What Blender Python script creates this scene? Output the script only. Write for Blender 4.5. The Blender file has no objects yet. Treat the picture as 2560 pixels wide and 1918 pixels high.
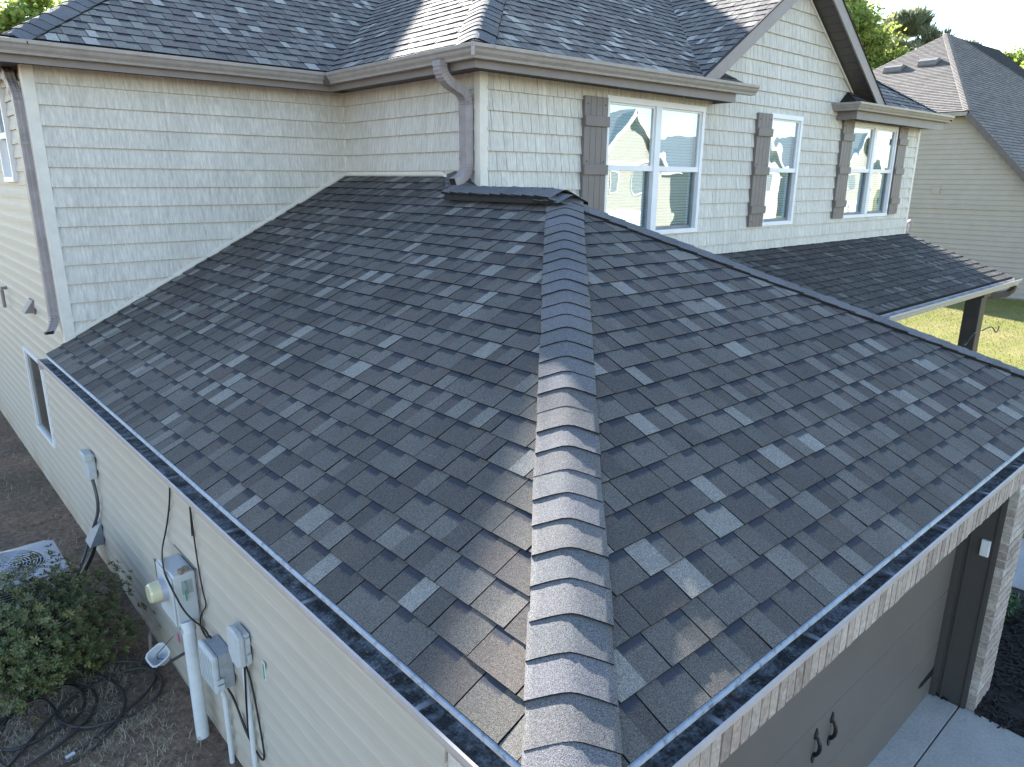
import bpy, bmesh, math, random
from mathutils import Vector, Matrix, Quaternion
R = random.Random(7)
C = bpy.context.scene.collection
sc = bpy.context.scene
# ------------------------------------------------------------------ camera
CAM = Vector((-1.12887, -1.00661, 1.57428))
cr = Vector((0.74486854, -0.66717726, 0.00673527)); cu = Vector((0.17640193, 0.20665892, 0.96237958)); cf = Vector((0.64346968, 0.71565815, -0.27162508))
cd = bpy.data.cameras.new('camera'); cam = bpy.data.objects.new('camera', cd); C.objects.link(cam)
m = Matrix.Identity(4)
for i in range(3):
    m[i][0] = cr[i]; m[i][1] = cu[i]; m[i][2] = -cf[i]; m[i][3] = CAM[i]
cam.matrix_world = m
cd.sensor_width = 36; cd.lens = 36*1804.2/2560; cd.clip_start = .05; cd.clip_end = 2000
sc.camera = cam
# ------------------------------------------------------------------ light
SUN = Vector((.40, 1.0, .534)).normalized()
el = math.asin(SUN.z); az = math.atan2(SUN.x, SUN.y)
w = bpy.data.worlds.new('World'); sc.world = w; w.use_nodes = True
nt = w.node_tree; bg = nt.nodes['Background']
sky = nt.nodes.new('ShaderNodeTexSky'); sky.sky_type = 'NISHITA'; sky.sun_disc = False
sky.sun_elevation = el; sky.sun_rotation = az; sky.air_density = 1.0; sky.dust_density = .2; sky.ozone_density = 1.0
nt.links.new(sky.outputs[0], bg.inputs[0]); bg.inputs[1].default_value = .095
sl = bpy.data.lights.new('sun', 'SUN'); sl.energy = 5.0; sl.angle = math.radians(.8); sl.color = (1, .95, .87)
so = bpy.data.objects.new('sun', sl); C.objects.link(so); so.rotation_euler = (-SUN).to_track_quat('-Z', 'Y').to_euler(); so.location = SUN*60
sc.view_settings.view_transform = 'Standard'; sc.view_settings.look = 'None'; sc.view_settings.gamma = 1; sc.view_settings.exposure = 2.5
sc.view_settings.use_curve_mapping = False

# ------------------------------------------------------------------ node helpers / materials
MATS = {}
class NT:
    def __init__(s, name):
        s.m = bpy.data.materials.new(name); s.m.use_nodes = True; s.t = s.m.node_tree; s.b = s.t.nodes['Principled BSDF']; s.out = s.t.nodes['Material Output']; MATS[name] = s.m
    def n(s, ty, **k):
        x = s.t.nodes.new(ty)
        for a, v in k.items():
            if a.startswith('i_'):
                key = a[2:]; x.inputs[int(key) if key.isdigit() else key].default_value = v
            else: setattr(x, a, v)
        return x
    def l(s, a, b): s.t.links.new(a, b)
    def pos(s, scale=(1, 1, 1)):
        g = s.n('ShaderNodeNewGeometry'); mp = s.n('ShaderNodeMapping'); mp.inputs['Scale'].default_value = scale; s.l(g.outputs['Position'], mp.inputs[0]); return mp.outputs[0]
    def noise(s, vec, scale, detail=3, rough=.55):
        x = s.n('ShaderNodeTexNoise'); x.inputs['Scale'].default_value = scale; x.inputs['Detail'].default_value = detail; x.inputs['Roughness'].default_value = rough; s.l(vec, x.inputs['Vector']); return x.outputs['Fac']
    def rng(s, v, a, b, c, d):
        x = s.n('ShaderNodeMapRange'); x.inputs[1].default_value = a; x.inputs[2].default_value = b; x.inputs[3].default_value = c; x.inputs[4].default_value = d; s.l(v, x.inputs[0]); return x.outputs[0]
    def mul(s, a, b, op='MULTIPLY'):
        x = s.n('ShaderNodeMath', operation=op)
        for i, q in enumerate((a, b)):
            if isinstance(q, (int, float)): x.inputs[i].default_value = q
            else: s.l(q, x.inputs[i])
        return x.outputs[0]
    def mix(s, f, a, b, ty='MIX'):
        x = s.n('ShaderNodeMix', data_type='RGBA', blend_type=ty)
        for i, q in ((0, f), (6, a), (7, b)):
            if isinstance(q, (int, float)): x.inputs[i].default_value = q
            elif isinstance(q, tuple): x.inputs[i].default_value = (*q, 1)
            else: s.l(q, x.inputs[i])
        return x.outputs[2]
    def grey(s, v):
        x = s.n('ShaderNodeCombineColor')
        for i in range(3): s.l(v, x.inputs[i])
        return x.outputs[0]
    def bump(s, h, st, dist):
        x = s.n('ShaderNodeBump'); x.inputs['Strength'].default_value = st; x.inputs['Distance'].default_value = dist; s.l(h, x.inputs['Height']); s.l(x.outputs[0], s.b.inputs['Normal'])
    def base(s, c):
        if isinstance(c, tuple): s.b.inputs['Base Color'].default_value = (*c, 1)
        else: s.l(c, s.b.inputs['Base Color'])
    def rough(s, r): s.b.inputs['Roughness'].default_value = r

def simple(name, col, rough=.6, metal=0, var=.15, scale=6, bump=0, bscale=80, spec=.4, rnd=0, grime=None):
    t = NT(name); p = t.pos(); f = t.rng(t.noise(p, scale, 5), .3, .7, 1-var, 1+var)
    c = t.mix(1.0, col, t.grey(f), 'MULTIPLY')
    if rnd:
        oi = t.n('ShaderNodeObjectInfo'); c = t.mix(1.0, c, t.grey(t.rng(oi.outputs['Random'], 0, 1, 1-rnd, 1+rnd)), 'MULTIPLY')
    if grime:
        g = t.rng(t.noise(t.pos(grime[2]), grime[1], 6, .65), .52, .72, 0, grime[3]); c = t.mix(g, c, grime[0])
    t.base(c); t.rough(rough); t.b.inputs['Metallic'].default_value = metal; t.b.inputs['Specular IOR Level'].default_value = spec
    if bump: t.bump(t.noise(p, bscale, 4), bump, .004)
    return t.m

# shingles : colour comes from the shingle's own granule blend (attribute), fine granules from noise, printed shadow band in the alpha
t = NT('shingle'); at = t.n('ShaderNodeAttribute', attribute_name='col'); p = t.pos()
gr = t.noise(p, 330, 2, .7); gr2 = t.noise(p, 120, 2, .6); bl = t.noise(p, 1.3, 4)
c = t.mix(1.0, at.outputs['Color'], t.grey(t.rng(gr, .32, .70, .25, 1.9)), 'MULTIPLY')
c = t.mix(1.0, c, t.grey(t.rng(gr2, .3, .7, .8, 1.2)), 'MULTIPLY'); c = t.mix(1.0, c, t.grey(t.rng(bl, .3, .7, .85, 1.15)), 'MULTIPLY')
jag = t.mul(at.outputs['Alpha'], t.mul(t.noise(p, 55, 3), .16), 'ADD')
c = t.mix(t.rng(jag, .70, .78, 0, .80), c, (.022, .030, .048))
t.base(c); t.rough(.93); t.b.inputs['Specular IOR Level'].default_value = .25; t.bump(gr, .55, .004)
simple('roof_deck', (.012, .012, .012), .95)
simple('vent_black', (.012, .012, .013), .7)
# vinyl shakes with vertical wood grain
def grain(name, rough=.55, amt=.16, k=1.0):
    t = NT(name); at = t.n('ShaderNodeAttribute', attribute_name='col')
    s1 = t.noise(t.pos((58*k, 58*k, 1.1)), 1.0, 4, .6); s2 = t.noise(t.pos((190, 190, 3)), 1.0, 3, .6); b = t.noise(t.pos((1, 1, .8)), 1.7, 3)
    f = t.mul(t.rng(s1, .3, .72, 1+amt*.6, 1-amt), t.rng(s2, .3, .7, 1.05, .9))
    c = t.mix(1.0, at.outputs['Color'], t.grey(f), 'MULTIPLY')
    mil = t.rng(t.noise(t.pos((6, 6, .9)), 1.6, 5), .55, .78, 0, .14); c = t.mix(mil, c, (.44, .45, .42))
    c = t.mix(1.0, c, t.grey(t.rng(b, .3, .7, .93, 1.06)), 'MULTIPLY')
    t.base(c); t.rough(rough); t.b.inputs['Specular IOR Level'].default_value = .3; t.bump(t.mul(s1, s2), .35, .006)
grain('shake', amt=.26)
simple('wall_backing', (.16, .155, .145), .9)
# lap siding with red clay splash near the ground and algae streaks
t = NT('lap_siding'); p = t.pos(); sp = t.n('ShaderNodeSeparateXYZ'); t.l(p, sp.inputs[0])
lo = t.rng(sp.outputs[2], -2.2, -1.55, 1, 0); nz = t.noise(t.pos((1, 1.1, 1.0)), 1.5, 5, .6)
clay = t.mul(t.mul(lo, lo), t.rng(nz, .42, .68, .1, .95)); c = t.mix(clay, (.43, .395, .34), (.32, .21, .125))
st = t.rng(t.noise(t.pos((3, 2.2, .5)), 1.5, 6, .65), .5, .75, 0, .35); c = t.mix(st, c, (.36, .35, .29))
c = t.mix(1.0, c, t.grey(t.rng(t.noise(t.pos((2, 1.2, 30)), 2.0, 4), .3, .7, .95, 1.05)), 'MULTIPLY')
t.base(c); t.rough(.5); t.b.inputs['Specular IOR Level'].default_value = .3
simple('trim_cream', (.62, .59, .53), .5, var=.07, scale=9)
simple('gutter_taupe', (.30, .268, .245), .38, var=.10, scale=14, grime=((.17, .15, .14), 3, (1, 1, 6), .5))
simple('fascia', (.20, .175, .168), .5, var=.08)
simple('rake_board', (.25, .215, .20), .5, var=.06, grime=((.19, .165, .155), 2.5, (8, 8, 8), .5))
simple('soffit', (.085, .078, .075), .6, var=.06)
simple('downspout', (.27, .24, .245), .42, var=.16, scale=9, grime=((.13, .11, .11), 9, (1, 1, .4), .45))
simple('gutter_cream', (.42, .375, .355), .42, var=.08, scale=12, grime=((.36, .34, .33), 4, (1, 1, 1), .4))
simple('drip_edge', (.42, .49, .58), .38, metal=.6, var=.12, scale=20, grime=((.06, .065, .07), 26, (1, 1, 1), .75))
simple('hanger', (.24, .25, .27), .5, metal=.3, var=.3, scale=25)
simple('shutter', (.165, .142, .132), .5, var=.07, bump=.2, bscale=60)
simple('vinyl_white', (.72, .72, .73), .35, var=.04)
simple('screw', (.05, .05, .05), .5)
simple('interior_dark', (.12, .13, .13), .9)
simple('dark_glass', (.035, .036, .032), .12, var=.3, scale=3, spec=.35)
simple('blind', (.80, .82, .80), .6, var=.04)
simple('vinyl_shaded', (.20, .21, .22), .5)  # window vinyl with the shade of its recess put into the colour
t = NT('brick'); oi = t.n('ShaderNodeObjectInfo'); rr = t.n('ShaderNodeValToRGB'); e = rr.color_ramp.elements
e[0].color = (.25, .20, .17, 1); e[1].position = 1; e[1].color = (.42, .37, .32, 1)
for ps, cc in ((.2, (.31, .255, .22)), (.45, (.36, .31, .265)), (.7, (.33, .265, .22))):
    q = e.new(ps); q.color = (*cc, 1)
t.l(oi.outputs['Random'], rr.inputs[0]); p = t.pos(); c = t.mix(1.0, rr.outputs[0], t.grey(t.rng(t.noise(p, 40, 5), .3, .7, .75, 1.25)), 'MULTIPLY')
c = t.mix(t.rng(t.noise(p, 11, 6, .7), .55, .7, 0, .45), c, (.55, .53, .50)); t.base(c); t.rough(.9); t.bump(t.noise(p, 70, 4), .5, .006)
simple('mortar', (.50, .47, .43), .95, var=.2, scale=40, bump=.4, bscale=120)
simple('garage_door', (.128, .110, .094), .5, var=.05, scale=3, bump=.12, bscale=90)
simple('door_jamb', (.060, .054, .050), .55, var=.05)
simple('iron_black', (.012, .012, .013), .45)
simple('keypad', (.60, .61, .60), .45)
t = NT('concrete'); p = t.pos(); n1 = t.noise(p, 2.2, 6, .6); n2 = t.noise(p, 45, 4)
c = t.mix(t.rng(n1, .35, .7, 0, 1), (.42, .405, .375), (.31, .30, .28)); c = t.mix(1.0, c, t.grey(t.rng(n2, .3, .7, .86, 1.14)), 'MULTIPLY')
c = t.mix(t.rng(t.noise(p, 5, 7, .7), .6, .75, 0, .55), c, (.15, .15, .145)); t.base(c); t.rough(.85); t.bump(n2, .25, .004)
# gutter debris: wet black grit with pale mineral streaks
t = NT('debris'); p = t.pos(); n1 = t.noise(p, 90, 4, .7); n2 = t.noise(p, 14, 6, .7)
c = t.mix(t.rng(n1, .4, .65, 0, 1), (.022, .023, .025), (.075, .078, .084)); c = t.mix(t.mul(t.rng(n2, .43, .62, 0, .9), t.rng(n1, .35, .6, .25, 1)), c, (.36, .40, .44))
t.base(c); t.rough(.6); t.bump(n1, .8, .006)
# soil
t = NT('soil'); p = t.pos(); sp = t.n('ShaderNodeSeparateXYZ'); t.l(p, sp.inputs[0])
n1 = t.noise(p, 1.6, 6, .6); n2 = t.noise(p, 22, 6, .7); n3 = t.noise(p, 110, 3)
dirt = t.mix(t.rng(n1, .35, .68, 0, 1), (.15, .115, .09), (.25, .17, .12)); dirt = t.mix(1.0, dirt, t.grey(t.rng(n2, .3, .7, .45, 1.5)), 'MULTIPLY')
dirt = t.mix(t.rng(n3, .62, .72, 0, .5), dirt, (.26, .24, .22)); dirt = t.mix(t.rng(t.noise(p, .9, 5), .5, .7, 0, .55), dirt, (.075, .072, .05))
g1 = t.noise(p, 30, 4, .7); lawn = t.mix(t.rng(t.noise(p, .55, 6, .65), .35, .68, 0, 1), (.14, .15, .035), (.21, .185, .075))
lawn = t.mix(1.0, lawn, t.grey(t.rng(g1, .3, .7, .6, 1.4)), 'MULTIPLY')
t.base(t.mix(t.rng(sp.outputs[0], 3.2, 3.6, 0, 1), dirt, lawn)); t.rough(.95); t.b.inputs['Specular IOR Level'].default_value = .1; t.bump(n2, .8, .03)
simple('mulch', (.022, .018, .016), .9, var=.4, scale=60, bump=.9, bscale=60)
simple('litter', (.16, .12, .08), .8, var=.5, scale=30)
simple('pebble', (.20, .18, .165), .8, var=.3, scale=14)
simple('straw', (.40, .35, .26), .8, var=.35, scale=20, spec=.1)
simple('lawn_blade', (.165, .165, .05), .7, var=.35, scale=3, spec=.1)
simple('hose', (.035, .033, .034), .5, var=.2, scale=30)
simple('meter_grey', (.47, .50, .52), .4, var=.06, scale=10)
simple('meter_top', (.30, .32, .34), .45, var=.08, scale=10)
simple('box_light', (.44, .47, .49), .45, var=.08, scale=20)
simple('box_grey', (.28, .30, .32), .5, var=.10, scale=30, grime=((.18, .19, .2), 20, (1, 1, 1), .5))
simple('pvc', (.56, .59, .62), .4, var=.07, scale=10)
simple('dark_conduit', (.085, .09, .098), .5)
simple('meter_glass', (.56, .53, .36), .15, var=.08, spec=.7)
simple('green_tag', (.02, .30, .16), .5); simple('pink_tag', (.55, .06, .22), .5); simple('rust', (.25, .2, .15), .7)
simple('cable', (.016, .015, .014), .5)
simple('ac_metal', (.40, .42, .47), .4, metal=.3, var=.06)
simple('ac_dark', (.03, .032, .035), .8)
simple('post_brown', (.055, .048, .044), .5)
simple('nbr_siding', (.37, .325, .28), .6, var=.05, scale=2, grime=((.31, .29, .275), 1.2, (1, .5, 2), .35))
simple('nbr_vent', (.17, .155, .14), .8)
simple('nbr_trim', (.12, .10, .095), .6)
simple('street', (.06, .06, .06), .9); simple('stucco_far', (.24, .215, .18), .8, var=.05); simple('white_far', (.42, .42, .42), .6); simple('roof_far', (.34, .34, .34), .9, var=.1)
t = NT('nbr_roof'); p = t.pos(); n1 = t.noise(t.pos((1.0, 3.2, 6.5)), 2.4, 3, .6); n2 = t.noise(p, 40, 3)
c = t.mix(1.0, (.155, .138, .125), t.grey(t.rng(n1, .3, .7, .72, 1.28)), 'MULTIPLY'); at = t.n('ShaderNodeAttribute', attribute_name='col'); c = t.mix(1.0, c, at.outputs['Color'], 'MULTIPLY')
c = t.mix(1.0, c, t.grey(t.rng(n2, .3, .7, .8, 1.2)), 'MULTIPLY'); t.base(c); t.rough(.95)
# window glass: partly mirror, partly see-through, slightly wavy like double glazing
t = NT('glass'); gl = t.n('ShaderNodeBsdfGlossy'); gl.inputs['Roughness'].default_value = .0; gl.inputs['Color'].default_value = (.93, .97, 1, 1)
tr = t.n('ShaderNodeBsdfTransparent'); tr.inputs['Color'].default_value = (.86, .96, .97, 1); mx = t.n('ShaderNodeMixShader'); mx.inputs[0].default_value = .28
bp = t.n('ShaderNodeBump'); bp.inputs['Strength'].default_value = .10; bp.inputs['Distance'].default_value = .02; t.l(t.noise(t.pos(), 2.6, 1, .3), bp.inputs['Height']); t.l(bp.outputs[0], gl.inputs['Normal'])
t.l(tr.outputs[0], mx.inputs[1]); t.l(gl.outputs[0], mx.inputs[2]); t.l(mx.outputs[0], t.out.inputs[0])
def leafmat(name, c0, c1, trans=.45, rough=.5):
    t = NT(name); at = t.n('ShaderNodeAttribute', attribute_name='col'); c = t.mix(at.outputs['Alpha'], c0, c1); c = t.mix(1.0, c, t.grey(t.rng(t.noise(t.pos(), 3, 3), .3, .7, .75, 1.25)), 'MULTIPLY')
    t.base(c); t.rough(rough); t.b.inputs['Specular IOR Level'].default_value = .3
    tl = t.n('ShaderNodeBsdfTranslucent'); t.l(c, tl.inputs[0]); mx = t.n('ShaderNodeMixShader'); mx.inputs[0].default_value = trans; t.l(t.b.outputs[0], mx.inputs[1]); t.l(tl.outputs[0], mx.inputs[2]); t.l(mx.outputs[0], t.out.inputs[0])
leafmat('leaf_tree', (.16, .24, .055), (.34, .37, .10), .5, .6)
leafmat('leaf_pine', (.15, .18, .10), (.26, .27, .17), .45, .7)
leafmat('leaf_bush', (.05, .078, .03), (.165, .165, .065), .15, .3)
leafmat('leaf_plant', (.03, .08, .025), (.06, .13, .04), .25, .4)
simple('bark', (.10, .085, .07), .9, var=.3, scale=12, bump=.6, bscale=25)

# ------------------------------------------------------------------ mesh helpers
def link(o): C.objects.link(o); return o
def obj(name, me, mat, parent=None, **props):
    o = bpy.data.objects.new(name, me); link(o)
    if mat and not me.materials: me.materials.append(MATS[mat])
    if parent: o.parent = parent
    for k, v in props.items(): o[k] = v
    return o
def thing(name, label, cat, group=None, loc=(0, 0, 0)):
    o = bpy.data.objects.new(name, None); link(o); o.empty_display_size = .1; o['label'] = label; o['category'] = cat
    if group: o['group'] = group
    return o
class MB:
    """collects simple solids; build() links them as one mesh object"""
    def __init__(s): s.v = []; s.f = []; s.c = []
    def add(s, vs, fs, cols=None):
        o = len(s.v); s.v += [tuple(q) for q in vs]; s.f += [tuple(i+o for i in f) for f in fs]
        s.c += cols if cols else [None]*len(fs); return s
    def box(s, x0, x1, y0, y1, z0, z1, col=None):
        vs = [(x, y, z) for z in (z0, z1) for y in (y0, y1) for x in (x0, x1)]
        return s.add(vs, [(0, 2, 3, 1), (4, 5, 7, 6), (0, 1, 5, 4), (2, 6, 7, 3), (0, 4, 6, 2), (1, 3, 7, 5)], [col]*6 if col else None)
    def obox(s, c, ax, ay, az, hx, hy, hz):
        c = Vector(c); vs = [c+ax*(sx*hx)+ay*(sy*hy)+az*(sz*hz) for sz in (-1, 1) for sy in (-1, 1) for sx in (-1, 1)]
        return s.add(vs, [(0, 2, 3, 1), (4, 5, 7, 6), (0, 1, 5, 4), (2, 6, 7, 3), (0, 4, 6, 2), (1, 3, 7, 5)])
    def bar(s, a, b, w, h, up=(0, 0, 1)):
        a = Vector(a); b = Vector(b); d = (b-a); L = d.length; d.normalize(); x = d.cross(Vector(up)).normalized(); z = x.cross(d); return s.obox((a+b)/2, d, x, z, L/2, w/2, h/2)
    def prism(s, poly, off):
        n = len(poly); off = Vector(off); vs = [Vector(q) for q in poly]; vs += [q+off for q in vs]
        return s.add(vs, [tuple(range(n))[::-1], tuple(range(n, 2*n))]+[(i, (i+1) % n, n+(i+1) % n, n+i) for i in range(n)])
    def tube(s, pts, r, n=8, cap=True):
        pts = [Vector(q) for q in pts]; rs = r if isinstance(r, (list, tuple)) else [r]*len(pts); o = len(s.v); up = None; vs = []
        for i, q in enumerate(pts):
            d = (pts[min(i+1, len(pts)-1)]-pts[max(i-1, 0)]).normalized()
            if up is None: up = d.orthogonal().normalized()
            up = (up-d*up.dot(d));
            up = up.normalized() if up.length > 1e-6 else d.orthogonal().normalized()
            sd = d.cross(up)
            for k in range(n):
                a = 2*math.pi*k/n; vs.append(q+(up*math.cos(a)+sd*math.sin(a))*rs[i])
        fs = [(i*n+k, i*n+(k+1) % n, (i+1)*n+(k+1) % n, (i+1)*n+k) for i in range(len(pts)-1) for k in range(n)]
        if cap: fs += [tuple(range(n))[::-1], tuple(range((len(pts)-1)*n, len(pts)*n))]
        return s.add(vs, fs)
    def cyl(s, a, b, r, n=20, r2=None): return s.tube([a, b], [r, r if r2 is None else r2], n)
    def sweep(s, prof, path, closed=True):
        """prof: list of (o,z); path: list of (point, outward dir)"""
        n = len(prof); vs = []
        for q, od in path:
            q = Vector(q); od = Vector(od); vs += [q+od*a+Vector((0, 0, b)) for a, b in prof]
        fs = []
        for i in range(len(path)-1):
            for k in range(n if closed else n-1): fs.append((i*n+k, i*n+(k+1) % n, (i+1)*n+(k+1) % n, (i+1)*n+k))
        if closed: fs += [tuple(range(n)), tuple(range((len(path)-1)*n, len(path)*n))[::-1]]
        return s.add(vs, fs)
    def mesh(s, name='m', smooth=False, recalc=False):
        me = bpy.data.meshes.new(name); me.from_pydata(s.v, [], s.f)
        if any(c is not None for c in s.c):
            a = me.color_attributes.new('col', 'FLOAT_COLOR', 'CORNER'); arr = []
            for f, c in zip(s.f, s.c):
                if c is None: arr += [.5, .5, .5, 0]*len(f)
                elif isinstance(c[0], (tuple, list)):
                    for q in c: arr += q
                else: arr += list(c)*len(f)
            a.data.foreach_set('color', arr)
        if recalc:
            b = bmesh.new(); b.from_mesh(me); bmesh.ops.recalc_face_normals(b, faces=b.faces); b.to_mesh(me); b.free()
        if smooth: me.shade_smooth()
        me.update(); return me
    def build(s, name, mat, parent=None, smooth=False, recalc=True, bevel=0, **props):
        me = s.mesh(name, smooth, recalc); o = obj(name, me, mat, parent, **props)
        if bevel:
            bm = o.modifiers.new('bevel', 'BEVEL'); bm.width = bevel; bm.segments = 2; bm.limit_method = 'ANGLE'
        return o
def box(name, b, mat, parent=None, bevel=0, **p): return MB().box(*b).build(name, mat, parent, bevel=bevel, recalc=False, **p)
def inst(src, name, parent, loc=(0, 0, 0), rot=None, **props):
    o = src.copy(); o.name = name; link(o); o.parent = parent; o.location = loc
    if rot: o.rotation_euler = rot
    for k, v in props.items(): o[k] = v
    return o
def clip_rect(poly, u0, u1, v0, v1):
    def cut(ps, f):
        out = []
        for i in range(len(ps)):
            a, b = ps[i-1], ps[i]; fa, fb = f(a), f(b)
            if fa >= 0 and fb >= 0: out.append(b)
            elif fa >= 0 or fb >= 0:
                k = fa/(fa-fb); c = (a[0]+(b[0]-a[0])*k, a[1]+(b[1]-a[1])*k); out.append(c)
                if fb >= 0: out.append(b)
        return out
    ps = poly
    for f in (lambda q: q[0]-u0, lambda q: u1-q[0], lambda q: q[1]-v0, lambda q: v1-q[1]):
        ps = cut(ps, f)
        if len(ps) < 3: return []
    out = []
    for q in ps:
        if not out or abs(q[0]-out[-1][0])+abs(q[1]-out[-1][1]) > 1e-5: out.append(q)
    if len(out) > 2 and abs(out[0][0]-out[-1][0])+abs(out[0][1]-out[-1][1]) < 1e-5: out.pop()
    a = sum(out[i-1][0]*out[i][1]-out[i][0]*out[i-1][1] for i in range(len(out)))/2
    if abs(a) < 2e-4: return []
    return out if a > 0 else out[::-1]
def vis_size(c, n, area):
    d = Vector(c)-CAM; L = d.length
    if d.dot(cf) < .1: return 0
    x = d.dot(cr)/d.dot(cf); y = d.dot(cu)/d.dot(cf)
    if abs(x) > .74 or abs(y) > .56: return 0
    return area*max(0, -d.normalized().dot(n))/L/L

# ------------------------------------------------------------------ shingle courses
BLK = (.012, .012, .012, 0)
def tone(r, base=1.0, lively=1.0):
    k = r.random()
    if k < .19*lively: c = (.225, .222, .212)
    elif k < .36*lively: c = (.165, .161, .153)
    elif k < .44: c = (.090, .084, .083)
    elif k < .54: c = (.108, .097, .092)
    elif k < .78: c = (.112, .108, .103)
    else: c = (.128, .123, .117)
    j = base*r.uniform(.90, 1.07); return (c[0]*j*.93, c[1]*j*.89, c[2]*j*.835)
def shingle_face(O, u, v, poly, e, seed, lively=1.0, base=1.0, tmin=.17, tmax=.255, rough=1.0):
    """returns list of (MB, size) — one laminated tab each"""
    r = random.Random(seed); O = Vector(O); u = Vector(u).normalized(); v = Vector(v).normalized(); n = u.cross(v)
    if n.z < 0: n = -n
    flip = u.cross(v).dot(n) < 0
    us = [q[0] for q in poly]; vs = [q[1] for q in poly]; out = []
    k = 0; v0 = min(vs)
    while v0 < max(vs)-.01:
        x = min(us)-r.uniform(0, .25)
        while x < max(us):
            wd = r.uniform(tmin, tmax)
            if r.random() < .12: wd *= .45
            x1 = x+wd; jl = r.uniform(-.003, .003)*rough; hi = .0085+r.uniform(-.0015, .003)*rough; top = v0+e+.025
            q = clip_rect(poly, x+.0022, x1-.0028, v0+jl if v0 > min(vs)+.01 else v0, top)
            if len(q) >= 3:
                sp = x+wd*r.uniform(.38, .62); mb = MB(); subs = []
                if min(a[0] for a in q) < sp-.012 and max(a[0] for a in q) > sp+.012 and wd > .12:
                    subs = [(clip_rect(q, -99, sp, -99, 99), 1), (clip_rect(q, sp, 99, -99, 99), 0)]
                    subs = [(subs[0][0], 0), (subs[1][0], 1)]
                else: subs = [(q, r.random() < .6)]
                c0 = tone(r, base, lively*.08); ar = 0
                for qq, bnd in subs:
                    if len(qq) < 3: continue
                    c1 = c0 if bnd or r.random() < .35 else tone(r, base, lively)
                    m_ = len(qq); tops = []; bots = []; cc = []
                    for a, b in qq:
                        f = min(1, max(0, (b-v0)/(e+.025))); h = hi*(1-f)+.0012*f; h += 0 if bnd else .0016*(1-f)
                        g = O+u*a+v*b; tops.append(g+n*h); bots.append(g-n*.001)
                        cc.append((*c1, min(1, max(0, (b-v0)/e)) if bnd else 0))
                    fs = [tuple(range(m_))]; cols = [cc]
                    for i in range(m_): fs.append((i, m_+i, m_+(i+1) % m_, (i+1) % m_)); cols.append(BLK)
                    if flip: fs = [f[::-1] for f in fs]; cols = [cc[::-1]]+cols[1:]
                    mb.add(tops+bots, fs, cols)
                    ar += abs(sum(qq[i-1][0]*qq[i][1]-qq[i][0]*qq[i-1][1] for i in range(m_)))/2
                if mb.v:
                    ce = sum((Vector(a) for a in mb.v), Vector())/len(mb.v); out.append((mb, vis_size(ce, n, ar)))
            x = x1
        v0 += e; k += 1
    return out
def joined(pieces):
    m_ = MB()
    for q, _ in pieces: m_.add(q.v, q.f, q.c)
    return m_
def deck(name, O, u, v, poly, parent, th=.06):
    O = Vector(O); u = Vector(u).normalized(); v = Vector(v).normalized(); n = u.cross(v); n = n if n.z > 0 else -n
    return MB().prism([O+u*a+v*b-n*.004 for a, b in poly], -n*th).build(name, 'roof_deck', parent)
def cap_mesh(d, s, kl, kr, e, rnd, col, half=.175, lo=.013, hi=.005, rr=.032):
    """one bent cap; d = up-slope direction, s = horizontal side; heights are above the hip line"""
    d = Vector(d).normalized(); s = Vector(s).normalized(); N = 10; mb = MB(); L = e+.05; up = Vector((0, 0, 1)); rows = []
    for j, (tt, lf) in enumerate(((0, lo), (L*.5, (lo+hi)/2), (L, hi))):
        row = []
        for i in range(N+1):
            a = -half+2*half*i/N; k = kl if a < 0 else kr
            z = -k*(math.sqrt(a*a+rr*rr)-rr)+lf+rnd.uniform(-.0008, .0008); row.append(d*tt+s*a+up*z)
        rows.append(row)
    vs = rows[0]+rows[1]+rows[2]; fs = []; cs = []; n1 = N+1
    for j in range(2):
        for i in range(N): fs.append((j*n1+i, j*n1+i+1, (j+1)*n1+i+1, (j+1)*n1+i)); cs.append((*col, 0))
    bt = [q-up*.005 for q in rows[0]]; o = len(vs); vs = vs+bt+list(rows[0])
    for i in range(N): fs.append((o+i, o+i+1, o+n1+i+1, o+n1+i)); cs.append(BLK)
    bs = [q-up*.02 for q in (rows[0][0], rows[1][0], rows[2][0], rows[0][-1], rows[1][-1], rows[2][-1])]; o2 = len(vs); vs = vs+bs
    for j in range(2): fs += [(o2+j, j*n1, (j+1)*n1, o2+j+1), (o2+3+j+1, (j+1)*n1+N, j*n1+N, o2+3+j)]; cs += [BLK, BLK]
    mb.add(vs, fs, cs); me = mb.mesh('cap', True); me.materials.append(MATS['shingle'])
    me.polygons.foreach_set('use_smooth', [c[0] > .02 for c in cs])
    return me
def cap_row(P0, P1, kl, kr, parent, e=.13, seed=1, half=.175, lift=0, lo=.013, base=1.0, rr=.032):
    r = random.Random(seed); P0 = Vector(P0); P1 = Vector(P1); D = P1-P0; L = D.length; d = D.normalized(); s = Vector((d.y, -d.x, 0)).normalized()
    ms = []
    for k in range(7):
        b = base*r.uniform(.108, .138); ms.append(cap_mesh(d, s, kl, kr, e, r, (b*r.uniform(.97, 1.05), b, b*r.uniform(.98, 1.05)), half, lo*r.uniform(.85, 1.2), rr=rr))
    n = int(L/e)+1
    for i in range(n):
        o = obj('hip_cap', r.choice(ms), None, parent); o.location = P0+d*(i*e+r.uniform(-.006, .006))+s*r.uniform(-.004, .004)+Vector((0, 0, lift+r.uniform(-.001, .003))); o.rotation_euler = (0, 0, r.uniform(-.02, .02))

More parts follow.
